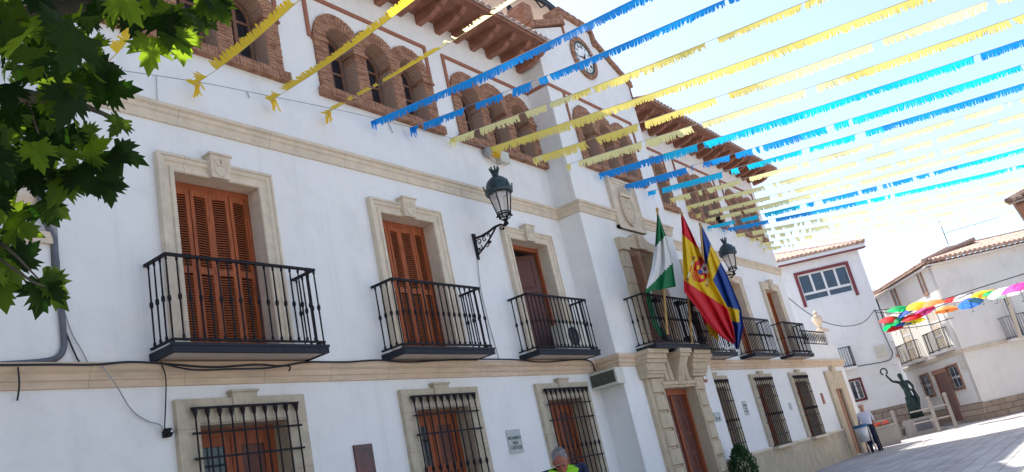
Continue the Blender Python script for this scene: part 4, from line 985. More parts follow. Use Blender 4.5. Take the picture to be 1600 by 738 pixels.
# ------------------------------------------------------------------ bunting
def lerp(a, b, t): return a+(b-a)*t
NB = 0
ORD = ['first','second','third','fourth','fifth','sixth','seventh','eighth','ninth','tenth','eleventh','twelfth','thirteenth','fourteenth','fifteenth','sixteenth','seventeenth','eighteenth','nineteenth','twentieth','twenty-first','twenty-second','twenty-third','twenty-fourth','twenty-fifth']
def bunting(start, end, zend, colour, blow, Lf=.15, gaps=.06, far=None, Ys=None, sag=0.06, zfar=None, reach=16):
    """fringe string from the wall wire: start pixel on the wall plane, end pixel at height zend; carried on beyond the view"""
    global NB
    rnd = random.Random(NB*17+3)
    Ys = Ys if Ys is not None else (-.12 if start[0] < 820 else -.72)
    if start[0] > 1065: Ys = -.12
    A_ = atY(start[0], start[1], Ys); B_ = atZ(end[0], end[1], zend); d = B_-A_
    L0 = d.length; L1 = reach; n = int(L1/.045); u = d.normalized()
    sd = Vector((blow[0], blow[1], blow[2]))
    T = thing('bunting_string', A_, '', 'bunting', 'fringed bunting strung over the square')
    ptf = lambda s: A_+u*s+Vector((0,0,-sag*math.sin(PI*min(1, s/L0))))
    m = MB().mat('cable_gray'); m.tube([ptf(L1*k/40) for k in range(41)], .004, 4); m.build('cord', T)
    m = MB()
    for k in colour: m.mat(k)
    st = .030; n = int(L1/st); gap = 0; ph = rnd.uniform(0, 6); hb = .035
    sm = [0.0]*6; V = m.v
    def head(i):
        s = i*st; p = ptf(s); sw = .18*math.sin(s*1.7+ph)+.10*math.sin(s*5.3+ph*2)
        return p, (sd+u*sw*.7+Vector((.10*math.sin(s*2.3+ph), .10*math.sin(s*3.7), 0))).normalized()
    prev = None
    for i in range(n):
        p, dr = head(i); q, dq = head(i+1); s = i*st
        m.mat(colour[0] if (len(colour) == 1 or math.sin(s*.55+ph)+.3*math.sin(s*2.1) < .25) else colour[1])
        if gap > 0: gap -= 1; h0 = .008
        else:
            h0 = hb
            if rnd.random() < gaps*.35: gap = rnd.randint(2, 9)
        k = len(V)
        if prev is None: V += [tuple(p), tuple(p+dr*h0)]; prev = k; k += 2
        V += [tuple(q), tuple(q+dq*h0)]
        m.f.append((prev, k, k+1, prev+1)); m.m.append(m.cur)
        if h0 == hb:
            wf = 1 if rnd.random() > gaps*1.2 else .45
            l = Lf*rnd.uniform(.80, 1.06)*wf*(.86+.14*math.sin(s*1.3+ph*3)*math.sin(s*.47+ph))*(1 if s > .2 else .7); sl = Vector((rnd.uniform(-.09,.09), rnd.uniform(-.09,.09), rnd.uniform(-.05,.05)))+u*rnd.uniform(-.07,.07)
            if rnd.random() < .06: sl = sl*3
            b0 = Vector(V[prev+1]); b1 = Vector(V[k+1]); mid = (dr*.55+sl*.3)*l; tip = (dr+sl)*l; c = len(V)
            V += [tuple(b1+mid), tuple(b0+mid), tuple(b1+tip*.99-u*.002), tuple(b0+tip+u*.002)]
            m.f += [(prev+1, k+1, c, c+1), (c+1, c, c+2, c+3)]; m.m += [m.cur]*2
        prev = k
    for k in range(6):                                     # bunched knot at the wall end
        p = ptf(.02*k); e = Vector((rnd.uniform(-.08,.08), rnd.uniform(-.03,.03), -rnd.uniform(.1,.22)))
        m.mat(colour[0]); kk = len(m.v); m.v += [tuple(p), tuple(p+Vector((.04,0,.01))), tuple(p+e+Vector((.035,0,0))), tuple(p+e)] if k else [tuple(p+Vector((.04,0,.01))), tuple(p+e+Vector((.035,0,0))), tuple(p+e)]
        m.f.append((kk,kk+1,kk+2,kk+3) if k else (0,kk,kk+1,kk+2)); m.m.append(m.cur)
    m.build('fringe', T)
    cn = 'bright blue' if colour[0][0] == 'c' else {'y': 'yellow', 's': 'yellow', 'b': 'blue', 'p': 'sunlit yellow', 'c': 'bright blue'}[colour[0][0]]
    T['label'] = cn+' fringed bunting string, '+ORD[NB]+' from the left along the wall'
    NB += 1
Yc, Sc, Pc, Bc, Cc, Qc = ('yellow_fringe',), ('straw_sunlit_fringe',), ('pale_sunlit_fringe','straw_sunlit_fringe'), ('blue_fringe',), ('cyan_sunlit_fringe','blue_fringe'), ('pale_sunlit_fringe',)
up = (-.75,-.25,.15)
bunting((160,105), (215,40), 6.6, Yc, up, .16, .12)
bunting((303,134), (468,0), 6.7, Yc, up, .16, .05)
bunting((422,158), (648,0), 6.7, Yc, (-.7,-.2,.05), .16, .05)
bunting((508,178), (800,4), 6.75, ('yellow_fringe','pale_sunlit_fringe'), (-.6,-.1,-.1), .13, .12)
bunting((579,190), (988,0), 6.8, Bc, (-.15,-.1,-.7), .17, .03)
bunting((640,200), (1131,0), 6.85, Bc, (-.15,0,-.8), .16, .09)
bunting((703,217), (1265,0), 6.9, Pc, (-.1,0,-.8), .15, .09)
bunting((760,232), (1420,0), 7.0, Sc, (0,0,-1), .18, .02)
bunting((832,247), (1546,0), 7.0, Pc, (0,0,-1), .18, .03)
bunting((884,258), (1600,22), 7.0, Pc, (0,0,-1), .18, .03)
bunting((935,271), (1600,61), 7.0, Cc, (0,0,-1), .18, .02)
bunting((976,289), (1600,100), 7.0, Cc, (0,0,-1), .18, .04)
bunting((1012,300), (1600,130), 6.95, Cc, (0,0,-1), .16, .06)
bunting((1046,310), (1600,153), 6.9, Qc, (0,0,-1), .15, .08)
bunting((1072,322), (1600,176), 6.9, Qc, (0,0,-1), .15, .08)
bunting((1087,335), (1600,198), 6.8, Qc, (0,0,-1), .15, .08)
bunting((1101,343), (1600,214), 6.8, Qc, (0,0,-1), .15, .08)
bunting((1105,354), (1600,231), 6.7, Cc, (0,0,-1), .14, .10)
bunting((1128,358), (1600,257), 6.7, Cc, (0,0,-1), .14, .10)
bunting((1150,366), (1600,276), 6.8, Qc, (0,0,-1), .16, .15)
bunting((1172,373), (1600,292), 6.8, Qc, (0,0,-1), .18, .15)
bunting((1188,380), (1600,309), 6.8, Qc, (0,0,-1), .18, .2)
bunting((1192,388), (1600,326), 6.8, Qc, (0,0,-1), .16, .35)

# ------------------------------------------------------------------ neighbouring houses
def unit(a): n = math.hypot(*a); return (a[0]/n, a[1]/n)
class Wall:
    """a vertical wall plane through P along dr; turns pixels into (u, z) on it"""
    def __init__(s, P, dr): s.P = (P[0], P[1]); s.dr = dr; s.n = NRM(dr)
    def uz(s, px, py):
        p = atP(px, py, s.P, s.dr); return ((p.x-s.P[0])*s.dr[0]+(p.y-s.P[1])*s.dr[1], p.z)
    def mp(s): return lambda u, d, z: (s.P[0]+s.dr[0]*u-s.n[0]*d, s.P[1]+s.dr[1]*u-s.n[1]*d, z)
    def at(s, u, d, z): return (s.P[0]+s.dr[0]*u+s.n[0]*d, s.P[1]+s.dr[1]*u+s.n[1]*d, z)
    def box(s, m, u0, u1, d0, d1, z0, z1): m.obox(s.P, s.dr, min(u0,u1), max(u0,u1), d0, d1, min(z0,z1), max(z0,z1))
def tile_slope(m, W, u0, u1, z, over, run, rise, hl=0, hr=0, pitch=.24, r=.085):
    """hipped pantile slope above wall W"""
    n = max(2, int((u1-u0)/pitch)); q = lambda u, s, h: W.at(u, over-s*(run+over), z+s*rise+h); sm = lambda u: max(.02, min(1, (u-u0)/hl if hl else 1, (u1-u)/hr if hr else 1))
    rnd = random.Random(n)
    for i in range(n):
        u = u0+(i+.5)*(u1-u0)/n; S = sm(u); vs = []; seg = 5; N = 1+int(6*S)
        for j in range(N+1):
            s = S*j/N; hh = rnd.uniform(0, .02)
            for k in range(seg+1):
                a = PI*k/seg; vs.append(q(u-r*math.cos(a), s, r*math.sin(a)+.02+hh))
        m.add(vs, [(j*(seg+1)+k, (j+1)*(seg+1)+k, (j+1)*(seg+1)+k+1, j*(seg+1)+k+1) for j in range(N) for k in range(seg)]+[tuple(range(seg+1))])
    pts = [q(u0,0,0), q(u1,0,0), q(u1-hr,1,0), q(u0+hl,1,0)]; lo = [q(u0,0,-.07), q(u1,0,-.07), q(u1-hr,1,-.07), q(u0+hl,1,-.07)]
    m.add(pts+lo, [(0,1,2,3),(7,6,5,4),(0,4,5,1),(1,5,6,2),(2,6,7,3),(3,7,4,0)])
    if hr: m.tube([q(u1,0,.08), q(u1-hr,1,.08)], .10, 6)
    if hl: m.tube([q(u0,0,.08), q(u0+hl,1,.08)], .10, 6)
    m.tube([q(u0+hl,1,.06), q(u1-hr,1,.06)], .11, 6)
def win(T, W, a, b, frame, fw=.09, cols=2, rows=1, glass='glass_dark', depth=.12, bars=False, name='window', inner='white_frame', iw=.045):
    u0, z1 = a; u1, z0 = b
    if u1 < u0: u0, u1 = u1, u0
    if z1 < z0: z0, z1 = z1, z0
    m = MB().mat(frame); f = W.mp(); m.plate(rect(u0-fw, u1+fw, z0-fw, z1+fw), [rect(u0, u1, z0, z1)], -.05, .02, f); F = m.build(name, T)
    m = MB().mat(inner); m.plate(rect(u0, u1, z0, z1), [rect(u0+(u1-u0)*c/cols+iw, u0+(u1-u0)*(c+1)/cols-iw, z0+(z1-z0)*r_/rows+iw, z0+(z1-z0)*(r_+1)/rows-iw) for c in range(cols) for r_ in range(rows)], -.012, .015, f); m.build('sash', F)
    m = MB().mat(glass); W.box(m, u0+.01, u1-.01, -.02, .002, z0+.01, z1-.01); m.build('pane', F)
    if bars:
        m = MB().mat('iron'); n = max(4, int((u1-u0)/.13))
        for k in range(n+1): m.tube([W.at(u0+(u1-u0)*k/n, .16, z0-.08), W.at(u0+(u1-u0)*k/n, .16, z1+.05)], .011, 4)
        for k in range(4): z = z0+(z1-z0)*k/3; m.tube([W.at(u0-.05, .02, z), W.at(u0-.05, .16, z), W.at(u1+.05, .16, z), W.at(u1+.05, .02, z)], .011, 4)
        m.build('grille', F)
    return F
def hbalcony(T, W, u0, u1, z0, h=.95, d=.5, mt='iron', slab='stucco_warm'):
    m = MB().mat(slab); W.box(m, u0, u1, 0, d, z0-.12, z0); B = m.build('balcony', T)
    m = MB().mat(mt); e = d-.03
    for z in (z0+h, z0+.08): m.tube([W.at(u0+.03, 0, z), W.at(u0+.03, e, z), W.at(u1-.03, e, z), W.at(u1-.03, 0, z)], .02, 5)
    n = int((u1-u0)/.12)
    for k in range(n+1): m.tube([W.at(u0+.03+(u1-u0-.06)*k/n, e, z0), W.at(u0+.03+(u1-u0-.06)*k/n, e, z0+h)], .012, 4)
    for u in (u0+.03, u1-.03):
        for k in range(1, 4): m.tube([W.at(u, e*k/4, z0), W.at(u, e*k/4, z0+h)], .012, 4)
    m.build('railing', B); return B
# house A: white, right behind the end of the town hall
PA = atH(1433.5, 650, 46); WA = Wall(PA, unit((.547,-.837)))
ua = lambda px, py: WA.uz(px, py)
ze = ua(1338.5, 389)[1]; ul = ua(1150, 432)[0]
HA = thing('house', (PA.x-4, PA.y+6, G), 'white house with maroon framed window wall and tiled hip roof, behind the town hall end', 'house')
a, b_ = ua(1245, 431), ua(1335.5, 455); a = (a[0], a[1]); 
m = MB().mat('stucco_house'); f = WA.mp(); lw = (ua(1326,594)[0], ua(1326,596)[1], ua(1350,588)[0], ua(1353,626)[1])
m.plate(rect(ul, 0, G, ze), [rect(a[0], b_[0], b_[1], a[1])], 0, .3, f)
m.add([WA.at(0,0,G), WA.at(0,-12,G), WA.at(0,-12,ze), WA.at(0,0,ze)], [(0,1,2,3)]); m.add([WA.at(ul,-12,G), WA.at(0,-12,G), WA.at(0,-12,ze), WA.at(ul,-12,ze)], [(0,1,2,3)])
m.build('wall', HA)
# wide window: four tall lights over two low ones
m = MB().mat('maroon_frame'); fw = .15; m.plate([(a[0]-fw,b_[1]-.25),(a[0],b_[1]-.25),(a[0],a[1]),(b_[0],a[1]),(b_[0],b_[1]-.25),(b_[0]+fw,b_[1]-.25),(b_[0]+fw,a[1]+fw),(a[0]-fw,a[1]+fw)], [], -.06, .02, f); FW = m.build('window', HA)
m = MB().mat('white_frame'); e = .075; uu = [a[0]+(b_[0]-a[0])*k/4 for k in range(5)]; zm = b_[1]+(a[1]-b_[1])*.27
hs = [rect(uu[k]+e, uu[k+1]-e*.5, zm+e, a[1]-e) for k in range(4)]+[rect(uu[0]+e, uu[2]-e*.5, b_[1]+e, zm-e*.6), rect(uu[2]+e, uu[4]-e, b_[1]+e, zm-e*.6)]
m.plate(rect(a[0], b_[0], b_[1], a[1]), hs, .05, .10, f); m.build('sash', FW)
m = MB().mat('glass_blue'); WA.box(m, a[0], b_[0], -.13, -.11, b_[1], a[1]); m.build('pane', FW)
m = MB().mat('tile'); tile_slope(m, WA, ul-.3, .35, ze+.22, .35, 4.2, 1.25, 0, 3.4); m.build('roof', HA)
m = MB().mat('white_frame'); WA.box(m, ul, .33, -.3, .33, ze-.02, ze+.16); m.mat('maroon_frame'); WA.box(m, ul, .34, 0, .345, ze-.06, ze-.02); m.build('eave', HA)
m = MB().mat('rubble_blocks'); zd = ua(1372, 640)[1]; WA.box(m, ul, .04, 0, .07, G, zd); m.build('stone_base', HA)
w1 = ua(1326, 597); w2 = ua(1352, 622); win(HA, WA, w1, w2, 'maroon_frame', .10, 2, 1, 'glass_blue', bars=True)
p1, p2 = ua(1318, 571), ua(1334, 569); hbalcony(HA, WA, p1[0]-.9, p2[0], ua(1330, 574)[1], 1.0, .4)
m = MB().mat('stucco_house'); z = ua(1340, 580)[1]; WA.box(m, ul, 0, 0, .04, z-.09, z); m.build('string_course', HA)
q = ua(1376, 549); m = MB().mat('beige_plastic'); WA.box(m, q[0]-.25, q[0]+.25, 0, .18, q[1]-.28, q[1]+.28); m.build('meter_box', HA)
# house B: corner house with two visible fronts
PB = (43.8, -3.55); drL = unit((-.842,-.539)); drR = unit((.539,-.842)); WL = Wall(PB, drL); WR = Wall(PB, drR)
zB = (WL.uz(1449, 416)[1]+WR.uz(1452, 414)[1])/2; uLe = WL.uz(1371, 462)[0]
HB = thing('corner_house', (PB[0]+4, PB[1]+1, G), 'white corner house with brown windows, small balconies and coursed stone base', 'house')
m = MB().mat('stucco_warm')
m.plate(rect(uLe, 0, G, zB), [], 0, .3, WL.mp()); m.plate(rect(.0, 16, G, zB), [], 0.001, .3, WR.mp())
m.add([WL.at(uLe,0,G), WL.at(uLe,-12,G), WL.at(uLe,-12,zB), WL.at(uLe,0,zB)], [(0,1,2,3)])
m.build('wall', HB)
m = MB().mat('tile'); tile_slope(m, WR, -.4, 16, zB+.12, .40, 4.2, 1.1, 3.6, 0); tile_slope(m, WL, uLe-.3, .4, zB+.12, .40, 4.2, 1.1, 0, 3.6)
m.build('roof', HB)
m = MB().mat('eave_wood'); 
for k in range(60): WR.box(m, -.3+k*.28, -.16+k*.28, 0, .36, zB-.03, zB+.05)
m.mat('stucco_warm'); WR.box(m, -.36, 16, 0, .30, zB-.10, zB-.03); WL.box(m, uLe, .36, 0, .30, zB-.10, zB-.03); m.build('eave', HB)
for c, d in (((1393,454),(1407,478)), ((1433.6,426.5),(1449,457))):
    win(HB, WL, WL.uz(*c), WL.uz(*d), 'brown_frame', .13, 2, 1, 'glass_dark', inner='white_frame')
for c0, c1 in (((1417,567.5),(1445,561)), ((1461,553),(1491,542))):
    z = WL.uz(*c0)[1]*.5+WL.uz(*c1)[1]*.5; u0 = WL.uz(*c0)[0]; u1 = WL.uz(*c1)[0]; hbalcony(HB, WL, u0, u1, z, 1.0, .35, 'iron')
    win(HB, WL, (u0+(u1-u0)*.3, z+2.1), (u0+(u1-u0)*.75, z+.03), 'stucco_warm', .10, 2, 3, 'awning_tan', inner='white_frame')
zc = WL.uz(1495, 551)[1]; m = MB().mat('trim_stone'); WL.box(m, uLe, .0, 0, .07, zc-.09, zc+.07); WR.box(m, .0, 16, .001, .071, zc-.09, zc+.07); m.build('string_course', HB)
win(HB, WL, WL.uz(1440, 589), WL.uz(1461, 616), 'brown_frame', .12, 2, 2, 'glass_blue', bars=True)
win(HB, WL, WL.uz(1482, 575), WL.uz(1507, 604), 'brown_frame', .12, 2, 2, 'glass_blue', bars=True)
u0 = WL.uz(1463, 590)[0]; u1 = WL.uz(1480, 584)[0]; zt = WL.uz(1472, 583)[1]
m = MB().mat('brown_frame'); WL.box(m, u0-.1, u0, 0, .06, G, zt); WL.box(m, u1, u1+.1, 0, .06, G, zt); WL.box(m, u0-.2, u1+.2, 0, .07, zt, zt+.22); D_ = m.build('door', HB)
m = MB().mat('dark_wood'); WL.box(m, u0, u1, 0, .03, G+.12, zt); m.build('door_leaf', D_); m = MB().mat('granite'); WL.box(m, u0-.2, u1+.3, 0, .4, G, G+.12); m.build('doorstep', HB)
m = MB().mat('house_blocks'); zb = WL.uz(1530, 628)[1]; WL.box(m, u1+.1, 0.08, 0, .08, G, zb); WL.box(m, uLe, u0-.1, 0, .08, G, zb); WR.box(m, -.0, 16, .002, .082, G, zb-.05); m.build('stone_base', HB)
q = WL.uz(1504, 566); m = MB().mat('beige_plastic'); WL.box(m, q[0]-.2, q[0]+.2, 0, .08, q[1]-.3, q[1]+.3); m.build('notice_box', HB)
r0 = WR.uz(1572, 534); r1 = WR.uz(1612, 522); hbalcony(HB, WR, r0[0], r1[0], (r0[1]+r1[1])/2, 1.05, .5, 'pipe_gray')
win(HB, WR, (r0[0]+.6, r0[1]+2.2), (r1[0]-.3, r0[1]+.05), 'stucco_warm', .1, 2, 2, 'glass_blue', inner='white_frame')
t0, t1 = WR.uz(1563, 462), WR.uz(1586, 531); m = MB().mat('awning_tan'); m.tube([WR.at(t0[0], .5, t0[1]), WR.at(t1[0], .5, t1[1])], .10, 8); m.build('rolled_blind', HB)
m = MB().mat('cable_gray'); a0 = WR.uz(1518, 372); m.tube([WR.at(a0[0]+.35, -3, zB+1.3), WR.at(a0[0]+.35, -3, zB+2.6)], .03, 5); m.tube([WR.at(a0[0]+.35, -3, zB+1.9), WR.at(a0[0]+3.4, -3, zB+2.1)], .015, 4)
for k in range(7): m.tube([WR.at(a0[0]+.9+k*.38, -3.15, zB+1.95), WR.at(a0[0]+.9+k*.38, -2.85, zB+1.98)], .012, 4)
m.build('antenna', HB)
# far house in the gap, deeper in the street
PD = atH(1404, 640, 72); WD = Wall(PD, unit((.55,-.835)))
HD = thing('far_house', (PD.x, PD.y+3, G), 'cream house with brown balconies glimpsed in the gap between two white houses', 'house')
m = MB().mat('stucco_warm'); zt = WD.uz(1368, 470)[1]; m.plate(rect(-9, 6, G, zt), [], 0, .3, WD.mp()); m.add([WD.at(-9,-10,G), WD.at(6,-10,G), WD.at(6,-10,zt), WD.at(-9,-10,zt)], [(0,1,2,3)]); m.build('wall', HD)
m = MB().mat('tile'); tile_slope(m, WD, -9.3, 6.3, zt+.1, .5, 3, 1.0); m.build('roof', HD)
for py in (505, 560): 
    q = WD.uz(1384, py); hbalcony(HD, WD, q[0]-1.3, q[0]+1.6, q[1], 1.1, .7, 'brown_frame', 'brown_frame'); win(HD, WD, (q[0]-.6, q[1]+2.1), (q[0]+.7, q[1]+.05), 'brown_frame', .1, 2, 2)
# house C at the right: only the corner of its eaves reaches into view
tip = atH(1575, 318, 30); HC = thing('side_house', (tip.x+6, tip.y-6, G), 'white house at the right edge, only the tip of its tiled eave in view', 'house')
z = tip.z; x0, y0 = tip.x+.9, tip.y-1.3
m = MB().mat('stucco_warm'); m.box(x0, x0+9, y0-10, y0, G, z-.1); m.build('wall', HC)
WC1 = Wall((x0, y0-10), (0,1)); WC1.n = (-1, 0)
m = MB().mat('tile'); WCn = Wall((x0+9, y0), (-1,0)); WCw = Wall((x0, y0), (0,-1))
tile_slope(m, WCn, -.9, 9.9, z, 1.2, 4.5, 1.9, 4, 4); tile_slope(m, WCw, -1.3, 10.9, z, .9, 4.5, 1.9, 4, 4); m.build('roof', HC)
m = MB().mat('eave_wood'); m.box(x0-.8, x0+9.8, y0-10.8, y0+1.1, z-.16, z-.08); m.build('eave', HC)
# plain white neighbour left of the town hall
HN = thing('neighbour_house', (1,5,G), 'plain white house wall seen through leaves beyond the left end of the town hall', 'house')
m = MB().mat('stucco_house'); m.box(-6, XL-.02, 3.2, 9, G, 8.2); m.build('wall', HN)
m = MB(); tile_roof(m, (-6.4,2.8,8.2), (1,0), XL+6.3, 4, 1.2); m.build('roof', HN)
# cables between the houses
def span(pts, r_, label, n=14, sagk=0):
    m = MB().mat('cable_black'); Q = []
    for i in range(len(pts)-1):
        a, b, c, d = pts[max(0,i-1)], pts[i], pts[i+1], pts[min(len(pts)-1,i+2)]
        for k in range(6):
            t = k/6; Q.append(.5*((2*b)+(c-a)*t+(2*a-5*b+4*c-d)*t*t+(3*b-a-3*c+d)*t**3))
    Q.append(pts[-1]); m.tube(Q, r_, 5); return tag(m.build('cable', smooth=True), label, 'cable')
H_ = atH
span([atH(1231,465,34), atH(1262,489,36), atH(1290,504,38), atH(1322,510,39.5), atH(1350,503,43.5), atH(1366,485,45.6)], .018, 'black cable sagging from the town hall across the white house to its corner')
onA = lambda px, py, d=.1: Vector(WA.at(WA.uz(px, py)[0], d, WA.uz(px, py)[1]))
span([onA(1366,484), onA(1375,510), onA(1388,540), onA(1393,552), onA(1390,562), onA(1375,567), onA(1340,573), onA(1300,582)], .022, 'dark cable running down the corner of the white house and along its wall')
span([atH(1366,486,45.7), atH(1420,478,41.5), atH(1470,469,40), atH(1530,450,37), atH(1600,428,34), atH(1700,398,30)], .022, 'upper black cable carrying the umbrellas across the street')
span([atH(1368,488,45.7), atH(1420,490,41.5), atH(1452,484,40), atH(1480,474,39), atH(1520,457,37)], .018, 'lower black cable sagging among the coloured umbrellas')
span([atH(1386,510,45.8), atH(1410,513,44), atH(1450,508,42), atH(1478,500,41.5), Vector(WL.at(WL.uz(1493,496)[0], .1, WL.uz(1493,496)[1]))], .02, 'thin black cable below the umbrellas, ending on the corner house')

# ------------------------------------------------------------------ umbrellas
def umbrella_proto(colour):
    U = thing('umbrella', (0,0,0), '', 'umbrella', 'coloured umbrellas hung over the street')
    m = MB().mat('umb_'+colour); n = 8; rings = []
    prof = [(.02,.30),(.20,.275),(.36,.20),(.48,.08),(.53,0)]
    for j, (r_, z) in enumerate(prof):
        for k in range(n*3):
            a = 2*PI*k/(n*3); t = (k % 3); rr = r_*(1 if t == 0 else .955); dz = 0 if t == 0 else .02*(j/4)**1*(1)
            rings.append((rr*math.cos(a), rr*math.sin(a), z-EYE*0+dz))
    fs = []
    for j in range(len(prof)-1):
        for k in range(n*3):
            a = j*n*3+k; b = j*n*3+(k+1) % (n*3); fs.append((a, b, b+n*3, a+n*3))
    m.add(rings, fs); m.build('canopy', U, True)
    m = MB().mat('iron'); m.tube([(0,0,.36),(0,0,-.42)], .008, 5); 
    for k in range(8): a = PI*k/4; m.tube([(0,0,-.05),(.25*math.cos(a),.25*math.sin(a),.24)], .004, 3)
    m.tube([(0,0,.30),(0,0,.29)], .01, 4); m.build('shaft', U)
    m = MB().mat('iron'); m.tube([(0,0,-.42)]+[(.045-.045*math.cos(a),0,-.42-.045*math.sin(a)) for a in [k*PI/6 for k in range(7)]], .012, 5); m.build('handle', U)
    return U
UM = [('green',1404,482,40.5,1.25,'leftmost green umbrella at the top of the cluster near the white house'),
      ('blue',1416,487,40.2,1.1,'blue umbrella tucked between the leftmost green and the magenta umbrellas'),
      ('red',1390,498,40.6,1.15,'red umbrella at the far left end of the cluster'),
      ('green',1405,499,40.5,1.15,'green umbrella in the middle row of the left cluster'),
      ('red',1424,494,40,1.05,'red umbrella under the magenta one'),
      ('pink',1443,485,40,1.2,'magenta umbrella at the right of the left cluster'),
      ('yellow',1434,477,40.2,1.35,'yellow umbrella just above the magenta one'),
      ('yellow',1428,500,40.3,1.05,'yellow umbrella low in the left cluster'),
      ('green',1392,506,40.8,1.0,'lowest green umbrella at the bottom left of the cluster'),
      ('blue',1410,505,40.6,.9,'small blue umbrella low in the left cluster'),
      ('red',1397,511,40.9,.9,'lowest red umbrella under the green ones'),
      ('orange',1456,474,40,1.35,'orange umbrella hanging right of the yellow one'),
      ('orange',1478,482,39.5,1.15,'pale orange umbrella with its edge hanging lower over the street corner'),
      ('red',1489,467,40,1.0,'red umbrella alone right of the orange ones'),
      ('blue',1515,471,38,1.15,'blue open umbrella with its long handle seen against the white wall'),
      ('white',1506,464,39,1.15,'white umbrella tucked behind the lone blue umbrella'),
      ('yellow',1531,460,38,1.2,'yellow umbrella between the white and green ones at right'),
      ('orange',1544,456,38,1.0,'small orange umbrella above the right green one'),
      ('green',1555,457,37,1.2,'green umbrella at right beside the large white one'),
      ('white',1569,456,36,1.45,'large white umbrella left of the pink one at right'),
      ('pink',1592,449,35,1.5,'large pink umbrella at the right edge of the photo')]
PRO = {}
for c, px, py, dist, s_, lab_ in UM:
    if c not in PRO: U = PRO[c] = umbrella_proto(c)
    else:
        U = PRO[c].copy(); C.objects.link(U)
        for ch in list(PRO[c].children):
            k = ch.copy(); C.objects.link(k); k.parent = U
    p = atH(px, py, dist); U.location = (p.x, p.y, p.z+EYE-.12); s_ *= .82; U.scale = (s_, s_, s_*.72); rr = random.Random(px)
    U.rotation_euler = (rr.uniform(-.28,.28), rr.uniform(-.28,.28)+.08, rr.uniform(0, 3)); U['label'] = lab_

# ------------------------------------------------------------------ street furniture
# litter bin
p = atZ(1330, 716, G); bx_, by_ = p.x+.2, -.75
T = thing('litter_bin', (bx_, by_, G), 'grey litter bin with blue rim on a leaning metal post beside the stone base', 'litter bin')
m = MB().mat('bin_blue'); m.lathe((bx_,by_,G), [(.26,.98),(.27,1.0),(.27,1.06),(.24,1.08),(.22,1.05)], 14); m.build('rim', T)
m = MB().mat('steel_pale'); m.lathe((bx_,by_,G), [(.17,.45),(.19,.46),(.245,.98),(.22,1.0)], 14); m.build('bucket', T, True)
m = MB().mat('steel_pale'); m.tube([(bx_+.22,by_-.22,G),(bx_+.05,by_-.25,G+.95)], .022, 6); m.build('post', T)
m = MB().mat('steel_pale'); m.tube([(bx_+.25,by_+.20,G),(bx_+.08,by_+.24,G+.95)], .022, 6); m.build('post', T)
# topiary in pots either side of the doorway
def topiary(x, y, h, r_, label, seed):
    rnd = random.Random(seed); T = thing('potted_shrub', (x, y, G), label, 'potted shrub', 'potted shrubs beside the doorway')
    m = MB().mat('pot'); m.lathe((x,y,G), [(.17,0),(.19,.02),(.27,.40),(.31,.41),(.31,.47),(.26,.46)], 14); m.build('pot', T)
    m = MB().mat('twig'); m.tube([(x,y,G+.4),(x,y,G+h*.6)], .03, 6); m.build('stem', T)
    m = MB().mat('leaf_shrub')
    for i in range(2600):
        t = rnd.random(); rr = r_*math.sin(PI*min(.98, .12+t*.86))**.6*(1-.45*t); a = rnd.uniform(0, 2*PI); q = rr*rnd.uniform(.60, 1.16)*(1+.12*math.sin(a*3+t*7))
        c = Vector((x+q*math.cos(a), y+q*math.sin(a), G+.42+(h-.42)*t)); d = Vector((rnd.uniform(-1,1), rnd.uniform(-1,1), rnd.uniform(0,1.6))).normalized()
        s = d.cross(Vector((rnd.uniform(-1,1), rnd.uniform(-1,1), rnd.uniform(-1,1)))).normalized()*.014; l = rnd.uniform(.035, .07)
        m.add([c-s, c+s, c+s*.6+d*l, c-s*.6+d*l], [(0,1,2,3)])
    m.build('foliage', T)
q = atY(1150, 697, -1.0); topiary(atY(1172,738,-1.0).x-.35, -1.0, q.z-G, .40, 'dark green cone shrub in a pot right of the main doorway, before a barred window', 3)
topiary(15.95, -1.15, .95, .42, 'dark potted shrub left of the main doorway, only its top at the lower edge', 4)
# statue
SP = atZ(1442, 679, G); ax = unit((.547,-.837)); ay = (ax[1], -ax[0])          # ax: to the right in view, ay: towards the eye
def sl(u, d, z): return (SP.x+ax[0]*u+ay[0]*d, SP.y+ax[1]*u+ay[1]*d, G+z)
ST = thing('statue', (SP.x, SP.y, G), 'green bronze statue of a robed woman raising a ring, on a pale stone plinth', 'statue')
WS = Wall((SP.x, SP.y), ax)
m = MB().mat('granite')
def frus(m, w0, w1, d0, d1, z0, z1): m.hexa([sl(-w0,d0,z0), sl(w0,d0,z0), sl(w0,-d0,z0), sl(-w0,-d0,z0), sl(-w1,d1,z1), sl(w1,d1,z1), sl(w1,-d1,z1), sl(-w1,-d1,z1)])
frus(m, .85, .85, .7, .7, 0, .10); frus(m, .66, .52, .5, .42, .10, .74); m.build('plinth', ST)
m = MB().mat('pipe_gray'); m.hexa([sl(-.38,.50,.18), sl(.38,.50,.18), sl(.38,.47,.18), sl(-.38,.47,.18), sl(-.34,.45,.64), sl(.34,.45,.64), sl(.34,.41,.64), sl(-.34,.41,.64)]); m.build('plaque', ST)
